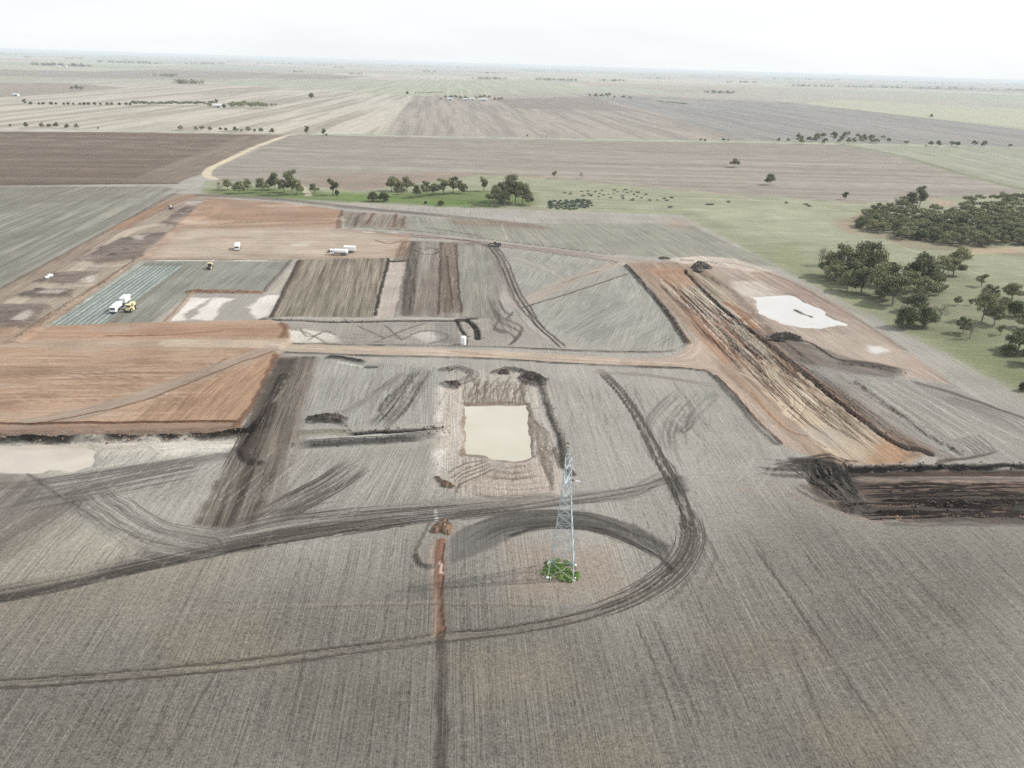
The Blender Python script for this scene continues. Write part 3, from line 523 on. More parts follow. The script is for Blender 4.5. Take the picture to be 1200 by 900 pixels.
# south-eastern drain cut
poly([(952, 549), (1240, 545), (1300, 560), (1300, 612), (1200, 611), (1110, 611), (1020, 606), (965, 588), (945, 570)], (96, 79, 70), 1, 1.2, 1.8, 'drain_cut', mott=.12, grain=.2, dz=-1.6, slope=1.8, stripes=[((990, 570), (1190, 570), 1.2, (92, 76, 66), .8, 2.4)], comb=.6)
stroke([(994, 547.5), (1080, 545.5), (1200, 545), (1300, 545)], 2.1, (38, 32, 28), .97, .45, dz=-.4, pid='cut_edge')
mark_ruts_of([(1000, 572), (1100, 570), (1240, 570)], 8, 50, (58, 38, 31), .8, .8, .2, (8, 40)); mark_ruts_of([(990, 596), (1100, 598), (1240, 596)], 4, 44, (122, 68, 50), .85, .8, .1, (8, 40)); mark_ruts_of([(1000, 566), (1100, 564), (1240, 564)], 6, 40, (176, 148, 132), .7, .6, .1, (6, 26))
stroke([(1000, 556), (1100, 555), (1240, 556)], 3.4, (156, 148, 139), .7, .6, streak=.4); stroke([(1010, 570), (1100, 567), (1240, 570)], 3, (166, 134, 117), .6, .6, streak=.7, sper=.5); stroke([(1040, 578), (1140, 575), (1260, 577)], 3.6, (46, 35, 32), .9, .6, streak=.5, sper=.5); stroke([(1160, 568), (1200, 576), (1260, 578)], 5, (42, 34, 30), .8, .6, streak=.5)
stroke([(960, 582), (1030, 586), (1120, 583), (1240, 580)], 2.2, (188, 148, 126), .8, .6, streak=.4, dz=.4)
stroke([(980, 590), (1060, 593), (1130, 590), (1300, 587)], 4.6, (34, 25, 22), .97, .5, streak=.15, dz=-.8); stroke([(1010, 599), (1100, 596.5), (1240, 594.5)], 1.6, (150, 104, 86), .8, .6, streak=.4)
stroke([(1000, 600), (1100, 602), (1300, 601)], 4.4, (52, 33, 28), .97, .5, streak=.15, dz=.2, col2=(84, 54, 44))
for k in range(26):
    u0, v0 = random.uniform(1000, 1220), random.uniform(566, 606); l_ = random.uniform(12, 70)
    stroke(jit([(u0, v0), (u0 + l_ * .5, v0 + random.uniform(-1, 1)), (u0 + l_, v0 + random.uniform(-2, 1))], 1), random.uniform(.6, 2.0), random.choice([(34, 25, 22), (40, 29, 25), (110, 62, 46), (146, 98, 78), (30, 24, 22)]), random.uniform(.6, .95), .5, dz=random.uniform(-.3, .35), ends=3, wob=.8)
stroke([(1000, 609), (1040, 610), (1110, 610)], 2.2, (196, 176, 160), .7, .6); stroke([(1040, 613), (1120, 614), (1300, 614)], 2.4, (86, 84, 84), .8, .6)
poly([(928, 538), (985, 540), (1004, 552), (1020, 600), (996, 594), (955, 566)], (78, 70, 66), .85, 1.5, 2.5, mott=.3, comb=.5)
for o in range(34):
    f0 = random.random(); u0, v0 = 926 + 62 * f0, 537 + 4 * f0; l_ = random.uniform(.45, 1.05)
    stroke(jit([(u0, v0), (u0 + (32 - 14 * f0) * l_, v0 + 28 * l_), (u0 + (66 - 30 * f0) * l_, v0 + 56 * l_)], 1.6), random.uniform(.5, 1.3), random.choice([(34, 31, 30), (44, 40, 38), (120, 112, 105)]), random.uniform(.5, .95), .5, dz=random.uniform(.05, .3), ends=2)
for o in range(26): stroke(jit([(885 + o * 2, 552 - o * .5), (925 + o * 2.4, 556 - o), (962 + o * 2, 546 - o * .3)], 8), random.uniform(.45, .9), (66, 60, 56), random.uniform(.4, .8), .5, dz=.1, ends=2)
for o in range(10): stroke(jit([(928 + o * 3, 570 - o * 1.6), (950 + o * 4, 584 - o * 1.2), (995 + o * 4, 603 - o)], 2.5), random.uniform(.6, 1.4), random.choice([(64, 44, 38), (96, 60, 48), (40, 34, 32)]), random.uniform(.5, .9), .5, dz=.15, ends=2)
mark_ruts_of([(880, 545), (930, 550), (985, 552)], 5, 26, (92, 86, 80), .65, .7, length=(8, 22)); stroke([(925, 580), (960, 592), (1000, 604), (1030, 610)], 2.4, (186, 154, 134), .7, .6, streak=.3)
stroke([(865, 572), (920, 572), (940, 574)], 1.2, (186, 164, 148), .7, .6)
# long tracks through the stubble
poly([(-200, 720), (150, 700), (330, 650), (520, 630), (640, 690), (760, 700), (830, 640), (930, 585), (1000, 612), (1300, 620), (1300, 1100), (-300, 1100)], (131, 126, 117), .95, 30, 10, mott=.08, grain=.9, comb=.2)  # darker near stubble, with lens falloff and shade between stalks painted into its colour
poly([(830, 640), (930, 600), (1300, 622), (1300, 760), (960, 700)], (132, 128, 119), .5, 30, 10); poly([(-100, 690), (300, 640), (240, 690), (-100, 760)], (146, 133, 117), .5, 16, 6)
stroke([(-60, 706), (60, 684), (160, 662), (260, 640), (360, 622), (480, 606), (600, 594)], 6.8, (120, 113, 105), .85, .5, streak=.4, sper=.8, pid='dirt_track', dz=-.08); ruts([(-60, 708), (60, 686), (160, 664), (260, 642), (360, 624), (480, 608), (600, 595)], (64, 58, 53), .85, 2.3, .5, n=2, spread=1.6); stroke([(-60, 712), (60, 690), (170, 667), (300, 640)], 1.6, (80, 74, 70), .8, .6, dz=.12); stroke([(250, 650), (400, 624), (560, 602), (700, 588)], .9, (64, 60, 56), .8, .6, dz=-.05)
stroke([(240, 632), (340, 612), (430, 603), (520, 595), (640, 586)], 8, (140, 134, 125), .7, .6, streak=.5); ruts([(480, 607), (600, 595), (700, 580), (760, 569), (790, 556), (775, 535)], (88, 82, 76), .8, 2.0, .8)
stroke([(600, 592), (680, 584), (740, 576), (775, 560)], 6, (138, 132, 124), .7, .6, streak=.5)
mark_ruts_of([(60, 684), (260, 640), (480, 606)], 4, 22, (84, 79, 73), .6, .6, length=(15, 50)); mark_ruts_of([(240, 640), (330, 615), (430, 600)], 7, 20, (96, 90, 84), .5, .7, length=(15, 50))
LOOP = [(-60, 806), (120, 793), (300, 776), (480, 752), (600, 738), (690, 720), (750, 695), (790, 665), (808, 632), (804, 600), (790, 568), (774, 540), (756, 505), (734, 468), (704, 434)]
pd = stroke(LOOP, 3.4, (138, 128, 114), .4, .5, streak=.3, pid='dirt_track'); ruts(LOOP, (80, 73, 66), .88, 2.0, .62, dz=-.1)
ruts(LOOP[5:10], (66, 60, 55), .85, 2.2, .5, n=3, spread=1.1); ruts(LOOP[8:], (66, 60, 55), .8, 2.0, .5, n=2, spread=.8)
stroke([(815, 600), (826, 640), (806, 680), (770, 715)], 1.2, (122, 116, 108), .6, .7); stroke([(820, 620), (838, 650), (820, 690)], 1.1, (120, 114, 106), .5, .7)
poly([(778, 560), (798, 558), (806, 575), (786, 586)], (78, 74, 72), .75, 1.2, 1, mott=.3)
poly([(526, 632), (545, 617), (580, 605), (630, 597), (690, 600), (745, 614), (788, 640), (782, 652), (740, 634), (690, 620), (650, 617), (610, 626), (570, 645), (528, 661)], (124, 120, 115), 1, .6, .4, 'graded_arc', mott=.06, grain=.3)
mark_ruts_of([(535, 640), (580, 615), (640, 606), (700, 612), (770, 640)], 3.8, 30, (92, 88, 84), .65, .5, length=(15, 50)); stroke([(600, 628), (640, 617), (690, 619), (725, 628), (770, 650), (790, 668)], 1.7, (72, 68, 66), .85, .55, streak=.3, dz=.2)
for o in range(5): stroke([(700 + o * 12, 612 + o * 2), (740 + o * 9, 626 + o * 3), (782, 648 - o * 4 + 8)], .6, (88, 83, 78), .7, .6)
for pts, w_, c_ in (([(0, 570), (80, 560), (180, 545), (262, 534)], 5, (120, 115, 109)), ([(0, 596), (60, 582), (150, 560), (225, 548)], 1.5, (84, 79, 74)), ([(20, 546), (70, 580), (120, 610), (172, 638)], 1.4, (100, 94, 86)), ([(100, 580), (150, 612), (190, 632), (240, 640)], 12, (136, 131, 124)), ([(0, 648), (40, 620), (80, 592)], 9, (122, 114, 106))):
    stroke(pts, w_, c_, .75, .6, streak=.4)
mark_ruts_of([(0, 585), (120, 565), (250, 540)], 8, 30, (94, 89, 83), .6, .6); mark_ruts_of([(100, 560), (170, 620), (260, 640)], 9, 16, (178, 172, 160), .5, .7)
poly([(-100, 560), (40, 555), (75, 590), (20, 650), (-100, 680)], (128, 119, 111), .7, 4, 3, stripes=[((0, 650), (70, 580), 1.4, (108, 100, 93), .7, 2)])
poly([(80, 600), (170, 640), (100, 670), (-60, 690), (20, 640)], (166, 159, 144), .6, 4, 3); poly([(-100, 521), (20, 520), (60, 516), (104, 519), (116, 527), (100, 544), (84, 549), (62, 541), (44, 549), (-100, 556)], (200, 192, 180), .85, 2.2, 3.0, dz=-1.0, slope=3.5)
stroke([(-80, 511), (120, 509), (282, 505)], 3.0, (150, 124, 108), .9, .5, dz=.3)
for k in range(3): stroke(jit([(-60, 517), (20, 516.5), (60, 516), (110, 516.5), (150, 515.5), (200, 515), (240, 514), (288, 508), (305, 495)], 1.6), 1.9, (52, 45, 38), .95, .6, dz=.4, streak=.35, sper=.5, wob=.9)
stroke([(90, 521), (180, 521), (268, 520)], 6, (212, 203, 190), .8, .7, wob=1.5, streak=.3); poly([(95, 519), (180, 520), (172, 530), (120, 534)], (206, 196, 182), .7, 2, 2)
mark_ruts_of([(800, 560), (790, 500), (830, 455)], 10, 26, (112, 107, 100), .55, .8); mark_ruts_of([(820, 580), (860, 520), (800, 470)], 12, 20, (182, 176, 164), .45, .8)
stroke([(800, 505), (820, 480), (838, 462)], 4, (96, 92, 88), .7, .7, streak=.6); stroke([(700, 436), (760, 440), (840, 452)], 3, (150, 138, 126), .7, .6, streak=.4); poly([(830, 440), (880, 500), (905, 530), (850, 545), (815, 520), (820, 470)], (160, 158, 146), .6, 4, 3, mott=.15)
for path, hw_, n_ in (([(395, 495), (430, 428)], 26, 44), ([(470, 500), (505, 435)], 12, 24), ([(380, 600), (440, 535)], 28, 44), ([(690, 560), (660, 440)], 22, 40), ([(760, 520), (720, 440)], 26, 40), ([(840, 540), (800, 450)], 22, 30), ([(640, 400), (720, 330)], 20, 40), ([(700, 405), (780, 360)], 20, 40), ([(690, 330), (620, 296)], 16, 26), ([(545, 370), (552, 290)], 14, 40), ([(500, 370), (505, 290)], 12, 40), ([(180, 600), (260, 530)], 30, 50), ([(1000, 460), (1130, 530)], 16, 40), ([(860, 330), (1000, 410)], 14, 50), ([(350, 396), (540, 398)], 8, 40), ([(60, 650), (130, 600)], 18, 30)):
    mark_ruts_of(path, hw_, n_, (128, 121, 113), .4, .45, -.04, (8, 40)); mark_ruts_of(path, hw_, n_ // 2, (200, 194, 184), .3, .45, .03, (8, 30))
# service trench run
stroke([(516, 634), (515, 680), (516, 745)], 2.3, (158, 110, 84), .95, .3, streak=.15, dz=.16, pid='backfilled_trench', col2=(138, 98, 76), grain=.2); stroke([(508, 634), (508, 680), (509, 745)], 1.2, (168, 148, 132), .8, .5); stroke([(519.5, 634), (519, 700), (519, 745)], .5, (86, 60, 46), .9, .5)
stroke([(516, 745), (517, 800), (518, 910)], 2.2, (94, 87, 79), .85, .4, streak=.2); stroke([(517.5, 660), (517.5, 672)], .6, (224, 196, 180), .8, .5)
stroke([(-60, 712), (200, 712), (340, 708), (440, 707), (640, 706), (800, 690), (860, 670)], 1.3, (162, 150, 134), .35, .6, streak=.3); stroke([(380, 710), (520, 709), (640, 712)], .6, (110, 98, 86), .5, .6)
stroke([(504, 612), (490, 640), (487, 655), (496, 664), (506, 662)], 1.0, (104, 98, 90), .7, .6, dz=.15); stroke([(487, 652), (492, 662), (503, 666)], 1.7, (88, 82, 76), .75, .6, dz=.3)
poly([(470, 600), (530, 594), (535, 606), (500, 614), (470, 612)], (146, 142, 138), .6, 1.5, 1); stroke([(512, 598), (513, 610)], .9, (206, 208, 208), .7, .6)
poly([(600, 640), (720, 640), (740, 690), (600, 705)], (170, 150, 134), .55, 4, 2, mott=.1)
# wheel lanes and header rows in the near stubble
for k in range(64):
    o = -150 + k * 4.9 + random.uniform(-1.2, 1.2)
    c0 = np.array([o, 60.0]); pts = [c0 + RD * s + RN * random.uniform(-.15, .15) for s in np.linspace(0, random.uniform(80, 112), 8)]
    dark = random.random() < .45
    stroke(None, random.uniform(.3, .55), (92, 86, 77) if dark else (158, 150, 135), random.uniform(.25, .5), .7, world=pts, wob=.12, ends=10, dz=-.03 if dark else .03)
for (u0, v0, u1, v1), c_ in (((1066, 900, 884, 640), (92, 86, 78)), ((1052, 900, 875, 640), (142, 136, 124)), ((985, 900, 920, 740), (106, 99, 89)), ((190, 900, 275, 745), (104, 96, 86)), ((175, 900, 262, 745), (142, 134, 121)), ((740, 715, 800, 860), (104, 97, 88)), ((757, 712, 828, 860), (108, 101, 92)), ((330, 895, 360, 760), (106, 98, 88))):
    stroke([(u0, v0), ((u0 + u1) / 2, (v0 + v1) / 2), (u1, v1)], .65, c_, .75, .6, dz=-.05, ends=6, wob=.15)
for pts in ([(540, 868), (700, 838), (850, 810), (1000, 775), (1240, 715)], [(800, 815), (980, 772), (1100, 738), (1240, 702)], [(780, 730), (900, 700), (1000, 680), (1160, 670)], [(0, 722), (200, 718), (400, 716)]):
    stroke(pts, .5, (158, 151, 137), .3, .7, wob=.15, streak=.3); stroke([(u + 8, v + 6) for u, v in pts], .45, (158, 151, 137), .28, .7, wob=.15, streak=.3)
for k in range(40):
    u0 = random.uniform(840, 1240); v0 = random.uniform(640, 700)
    stroke([(u0, v0), (u0 + (u0 - 540) * .16, v0 + 75)], random.uniform(.35, .8), random.choice([(158, 153, 140), (96, 91, 83)]), .45, .7, wob=.1, ends=6)
for (u0, v0) in ((120, 860), (600, 790), (900, 760), (1100, 720), (420, 820), (250, 750), (700, 880), (1000, 860)):
    poly([(u0 - 70, v0 - 15), (u0 + 60, v0 - 25), (u0 + 80, v0 + 20), (u0 - 40, v0 + 30)], random.choice([(150, 136, 116), (128, 122, 110), (142, 128, 114)]), .35, 5, 4)
edge = sstep(0, 60, XB - np.abs(GX)) * (GY < 860) + (GY >= 860) * 0
GZ *= edge.astype(np.float32) * sstep(860, 800, GY).astype(np.float32) if False else (edge * (1 - sstep(800, 858, GY))).astype(np.float32)

# ----------------------------------------------------------------- materials
MATS = {}
def nodes_of(m): m.use_nodes = True; return m.node_tree.nodes, m.node_tree.links
def ground_material(name, rough=.95):
    m = bpy.data.materials.new(name); n, l = nodes_of(m); b = n['Principled BSDF']
    b.inputs['Roughness'].default_value = rough; b.inputs['Specular IOR Level'].default_value = .15
    at = n.new('ShaderNodeAttribute'); at.attribute_name = 'soil'
    ge = n.new('ShaderNodeNewGeometry')
    fl = n.new('ShaderNodeAttribute'); fl.attribute_name = 'flow'
    rows = n.new('ShaderNodeMapping'); rows.inputs['Scale'].default_value = (2.3, .032, 1)
    nr = n.new('ShaderNodeTexNoise'); nr.inputs['Scale'].default_value = 1.0; nr.inputs['Detail'].default_value = 5; nr.inputs['Roughness'].default_value = .68; nr.inputs['Distortion'].default_value = .15
    nf = n.new('ShaderNodeTexNoise'); nf.inputs['Scale'].default_value = 2.4; nf.inputs['Detail'].default_value = 6; nf.inputs['Roughness'].default_value = .75
    nl = n.new('ShaderNodeTexNoise'); nl.inputs['Scale'].default_value = .045; nl.inputs['Detail'].default_value = 5
    l.new(fl.outputs['Vector'], rows.inputs['Vector']); l.new(rows.outputs['Vector'], nr.inputs['Vector'])
    l.new(ge.outputs['Position'], nf.inputs['Vector']); l.new(ge.outputs['Position'], nl.inputs['Vector'])
    def mr(src, lo, hi, a=.3, b_=.7):
        k = n.new('ShaderNodeMapRange'); k.inputs['From Min'].default_value = a; k.inputs['From Max'].default_value = b_
        k.inputs['To Min'].default_value = lo; k.inputs['To Max'].default_value = hi; l.new(src, k.inputs['Value']); return k.outputs['Result']
    def mth(op, a, b_):
        k = n.new('ShaderNodeMath'); k.operation = op
        for i_, v in enumerate((a, b_)):
            if isinstance(v, (int, float)): k.inputs[i_].default_value = v
            else: l.new(v, k.inputs[i_])
        return k.outputs[0]
    gr = n.new('ShaderNodeAttribute'); gr.attribute_name = 'grain'
    st = n.new('ShaderNodeAttribute'); st.attribute_name = 'comb'
    nm = n.new('ShaderNodeTexNoise'); nm.inputs['Scale'].default_value = .85; nm.inputs['Detail'].default_value = 5; nm.inputs['Roughness'].default_value = .72; l.new(ge.outputs['Position'], nm.inputs['Vector'])
    row2 = n.new('ShaderNodeMapping'); row2.inputs['Scale'].default_value = (6.5, .045, 1); n2 = n.new('ShaderNodeTexNoise'); n2.inputs['Scale'].default_value = 1.0; n2.inputs['Detail'].default_value = 2
    l.new(fl.outputs['Vector'], row2.inputs['Vector']); l.new(row2.outputs['Vector'], n2.inputs['Vector'])
    f1 = mth('MULTIPLY', mr(nr.outputs['Fac'], -1.0, 1.0, .34, .66), st.outputs['Fac']); f2 = mth('ADD', mr(nf.outputs['Fac'], -.62, .62), mr(nm.outputs['Fac'], -.3, .3)); f3 = mr(nl.outputs['Fac'], -.10, .10)
    f2 = mth('ADD', f2, mr(n2.outputs['Fac'], -.3, .3))
    s = mth('ADD', mth('ADD', mth('MULTIPLY', f2, mth('ADD', mth('MULTIPLY', gr.outputs['Fac'], .75), .25)), f1), f3)
    s = mth('MAXIMUM', mth('ADD', s, 1.0), .18)
    mx = n.new('ShaderNodeVectorMath'); mx.operation = 'SCALE'
    l.new(at.outputs['Color'], mx.inputs[0]); l.new(s, mx.inputs['Scale']); l.new(mx.outputs['Vector'], b.inputs['Base Color'])
    bp = n.new('ShaderNodeBump'); bp.inputs['Strength'].default_value = .55; bp.inputs['Distance'].default_value = .4
    l.new(mth('ADD', mth('ADD', nf.outputs['Fac'], nm.outputs['Fac']), mth('MULTIPLY', f1, .8)), bp.inputs['Height']); l.new(bp.outputs['Normal'], b.inputs['Normal'])
    return m
def plain(name, col, rough=.6, metal=0.0, var=.08, scale=3.0, spec=.4):
    m = bpy.data.materials.new(name); n, l = nodes_of(m); b = n['Principled BSDF']
    tc = n.new('ShaderNodeTexCoord'); no = n.new('ShaderNodeTexNoise'); no.inputs['Scale'].default_value = scale; no.inputs['Detail'].default_value = 5
    rp = n.new('ShaderNodeValToRGB'); c = np.array(col)
    rp.color_ramp.elements[0].position = .3; rp.color_ramp.elements[1].position = .7
    rp.color_ramp.elements[0].color = (*np.clip(c * (1 - var), 0, 1), 1); rp.color_ramp.elements[1].color = (*np.clip(c * (1 + var), 0, 1), 1)
    l.new(tc.outputs['Object'], no.inputs['Vector']); l.new(no.outputs['Fac'], rp.inputs['Fac']); l.new(rp.outputs['Color'], b.inputs['Base Color'])
    b.inputs['Roughness'].default_value = rough; b.inputs['Metallic'].default_value = metal; b.inputs['Specular IOR Level'].default_value = spec
    return m
def foliage(name, dark, light):
    m = bpy.data.materials.new(name); n, l = nodes_of(m); b = n['Principled BSDF']
    at = n.new('ShaderNodeAttribute'); at.attribute_name = 'tint'
    oi = n.new('ShaderNodeObjectInfo'); tc = n.new('ShaderNodeTexCoord'); no = n.new('ShaderNodeTexNoise'); no.inputs['Scale'].default_value = .7; no.inputs['Detail'].default_value = 2
    l.new(tc.outputs['Object'], no.inputs['Vector'])
    a1 = n.new('ShaderNodeMath'); a1.operation = 'MULTIPLY_ADD'; a1.inputs[1].default_value = .55; l.new(at.outputs['Fac'], a1.inputs[0])
    a2 = n.new('ShaderNodeMath'); a2.operation = 'MULTIPLY_ADD'; a2.inputs[1].default_value = .6; a2.inputs[2].default_value = -.25; l.new(oi.outputs['Random'], a2.inputs[0])
    a3 = n.new('ShaderNodeMath'); a3.operation = 'MULTIPLY_ADD'; a3.inputs[1].default_value = .6; l.new(no.outputs['Fac'], a3.inputs[0]); l.new(a2.outputs[0], a3.inputs[2]); l.new(a3.outputs[0], a1.inputs[2])
    rp = n.new('ShaderNodeValToRGB'); rp.color_ramp.elements[0].position = .1; rp.color_ramp.elements[1].position = .95
    rp.color_ramp.elements[0].color = (*dark, 1); rp.color_ramp.elements[1].color = (*light, 1)
    l.new(a1.outputs[0], rp.inputs['Fac']); l.new(rp.outputs['Color'], b.inputs['Base Color'])
    b.inputs['Roughness'].default_value = .7; b.inputs['Specular IOR Level'].default_value = .2
    return m
M_GROUND = ground_material('bare_soil_and_stubble')
M_LEAF = foliage('eucalypt_leaves', (.046, .062, .030), (.25, .25, .135))
M_LEAFD = foliage('dark_leaves', (.032, .047, .021), (.13, .145, .07))
M_SALT = foliage('saltbush_leaves', (.05, .08, .055), (.12, .16, .12))
M_GRASS = foliage('green_weeds', (.035, .085, .014), (.20, .30, .07))
M_BARK = plain('bark', (.22, .195, .17), .9, var=.3)
M_DEAD = plain('dead_wood', (.22, .20, .18), .9, var=.2)
M_WHITE = plain('white_paint', (.82, .83, .83), .35, var=.03)
M_YEL = plain('pale_yellow_paint', (.58, .51, .30), .4, var=.08)
M_GLASS = plain('dark_glass', (.03, .035, .04), .08, var=.02, spec=.7)
M_RUB = plain('tyre_rubber', (.03, .03, .03), .85)
M_DARK = plain('dark_machinery', (.05, .045, .045), .6, var=.2)
M_MAROON = plain('maroon_paint', (.13, .06, .055), .4)
M_STEEL = plain('galvanised_steel', (.42, .48, .51), .55, .1, var=.1)
M_CONC = plain('concrete', (.62, .61, .58), .8)
M_ROOF = plain('pale_sheet_roof', (.46, .48, .50), .4, var=.05)
M_WALL = plain('pale_wall', (.55, .55, .53), .6)
M_CLOD = plain('dark_clods', (.07, .058, .05), .95, var=.45, scale=1.2)
M_CLODB = plain('brown_clods', (.17, .115, .08), .95, var=.35, scale=1.2)
def milky(name, c1, c2, scale):
    m = bpy.data.materials.new(name); n, l = nodes_of(m); b = n['Principled BSDF']
    ge = n.new('ShaderNodeNewGeometry'); no = n.new('ShaderNodeTexNoise'); no.inputs['Scale'].default_value = scale; no.inputs['Detail'].default_value = 4
    rp = n.new('ShaderNodeValToRGB'); rp.color_ramp.elements[0].position = .35; rp.color_ramp.elements[1].position = .65
    rp.color_ramp.elements[0].color = (*c1, 1); rp.color_ramp.elements[1].color = (*c2, 1)
    l.new(ge.outputs['Position'], no.inputs['Vector']); l.new(no.outputs['Fac'], rp.inputs['Fac']); l.new(rp.outputs['Color'], b.inputs['Base Color'])
    b.inputs['Roughness'].default_value = .12; b.inputs['IOR'].default_value = 1.33
    nb = n.new('ShaderNodeTexNoise'); nb.inputs['Scale'].default_value = 1.6; bp = n.new('ShaderNodeBump'); bp.inputs['Strength'].default_value = .06
    l.new(ge.outputs['Position'], nb.inputs['Vector']); l.new(nb.outputs['Fac'], bp.inputs['Height']); l.new(bp.outputs['Normal'], b.inputs['Normal'])
    return m

# ----------------------------------------------------------------- ground objects
def tag(o, label=None, cat=None, group=None, kind=None):
    if label: o['label'] = label
    if cat: o['category'] = cat
    if group: o['group'] = group
    if kind: o['kind'] = kind
    return o
def obj(name, me, mat=None, parent=None):
    o = bpy.data.objects.new(name, me); COL.objects.link(o)
    if mat is not None and me is not None and not me.materials: me.materials.append(mat)
    if parent is not None: o.parent = parent
    return o
def mesh_np(name, V, F, smooth=False):
    me = bpy.data.meshes.new(name); V = np.asarray(V, np.float32); F = np.asarray(F, np.int32); k = F.shape[1]
    me.vertices.add(len(V)); me.vertices.foreach_set('co', V.ravel())
    me.loops.add(F.size); me.loops.foreach_set('vertex_index', F.ravel())
    me.polygons.add(len(F)); me.polygons.foreach_set('loop_start', np.arange(0, F.size, k, dtype=np.int32))
    me.polygons.foreach_set('use_smooth', np.full(len(F), smooth)); me.update(calc_edges=True); return me
GV = np.stack([GX, GY, GZ], 1).astype(np.float32)
QID = GID[Q[:, 0]]
used = np.zeros(NV, np.int64)
by_name = {}
LABELS = {'stubble_field': 'grey-brown stubble field', 'haul_road': 'smooth pale tan haul road', 'excavation': 'long scraped excavation in orange clay'}
merge = {}
for pid in range(len(PARCEL)): merge.setdefault(PARCEL[pid] if pid == 0 else (PARCEL[pid], pid), []).append(pid)
for pid, nm in enumerate(PARCEL):
    q = Q[QID == pid]
    if len(q) < 4: continue
    u = np.unique(q); used[u] = np.arange(len(u))
    me = mesh_np(nm, GV[u], used[q], True)
    ca = me.attributes.new('soil', 'FLOAT_COLOR', 'POINT'); ca.data.foreach_set('color', np.concatenate([GC[u], np.ones((len(u), 1), np.float32)], 1).astype(np.float32).ravel())
    fa = me.attributes.new('flow', 'FLOAT_VECTOR', 'POINT'); fa.data.foreach_set('vector', np.concatenate([GF[u], np.zeros((len(u), 1), np.float32)], 1).astype(np.float32).ravel())
    fs = me.attributes.new('comb', 'FLOAT', 'POINT'); fs.data.foreach_set('value', GS[u].astype(np.float32))
    ga = me.attributes.new('grain', 'FLOAT', 'POINT'); ga.data.foreach_set('value', GA[u].astype(np.float32))
    tag(obj(nm, me, M_GROUND), kind='structure')
# the plain beyond: one sheet with an opening where the detailed ground lies
def plain_sheet():
    BX = [-90000, -30000, -12000, -2400, -640, 640, 2400, 12000, 30000, 90000]; BY = [-60000, -8000, 60, 860, 2700, 13000, 30000, 60000, 95000]
    V = [(x, y, 0) for y in BY for x in BX]; F = []
    for j in range(len(BY) - 1):
        for i in range(len(BX) - 1):
            if (BY[j] == 60 or BY[j] == -1) and abs(BX[i] + BX[i + 1]) / 2 < 640: continue
            if BY[j] == 860 and abs(BX[i] + BX[i + 1]) / 2 < 2400: continue
            if BY[j] == 2700 and abs(BX[i] + BX[i + 1]) / 2 < 12000: continue
            k = j * len(BX) + i; F.append((k, k + 1, k + 1 + len(BX), k + len(BX)))
    m = bpy.data.materials.new('distant_paddocks'); n, l = nodes_of(m); b = n['Principled BSDF']; b.inputs['Roughness'].default_value = .95; b.inputs['Specular IOR Level'].default_value = .1
    ge = n.new('ShaderNodeNewGeometry'); mp = n.new('ShaderNodeMapping'); mp.inputs['Scale'].default_value = (.0006, .0008, 1); vo = n.new('ShaderNodeTexVoronoi'); vo.distance = 'CHEBYCHEV'; vo.inputs['Scale'].default_value = 1
    rp = n.new('ShaderNodeValToRGB'); cols = [(170, 162, 148), (186, 178, 164), (160, 164, 146), (150, 142, 132)]
    rp.color_ramp.elements[0].color = (*alb(cols[0]), 1); rp.color_ramp.elements[1].color = (*alb(cols[3]), 1)
    for p_, c_ in ((.35, cols[1]), (.7, cols[2])): e = rp.color_ramp.elements.new(p_); e.color = (*alb(c_), 1)
    l.new(ge.outputs['Position'], mp.inputs['Vector']); l.new(mp.outputs['Vector'], vo.inputs['Vector']); l.new(vo.outputs['Color'], rp.inputs['Fac']); l.new(rp.outputs['Color'], b.inputs['Base Color'])
    tag(obj('ground', mesh_np('ground', V, F), m), kind='structure')
plain_sheet()
def gzi(x, y):
    for k, (xs, ys) in enumerate(ZONES):
        if ys[0] <= y <= ys[-1] and xs[0] <= x <= xs[-1]:
            i = int(np.clip(np.searchsorted(xs, x) - 1, 0, len(xs) - 2)); j = int(np.clip(np.searchsorted(ys, y) - 1, 0, len(ys) - 2)); o = ZOFF[k] + j * len(xs) + i
            fx, fy = (x - xs[i]) / (xs[i + 1] - xs[i]), (y - ys[j]) / (ys[j + 1] - ys[j]); w_ = len(xs)
            return float((GZ[o] * (1 - fx) + GZ[o + 1] * fx) * (1 - fy) + (GZ[o + w_] * (1 - fx) + GZ[o + w_ + 1] * fx) * fy)
    return 0.0
def resample(P, step):
    P = np.array(P); sg = np.hypot(*np.diff(P, axis=0).T); cu = np.concatenate([[0], np.cumsum(sg)]); q = np.arange(0, cu[-1], step)
    return np.stack([np.interp(q, cu, P[:, 0]), np.interp(q, cu, P[:, 1])], 1)
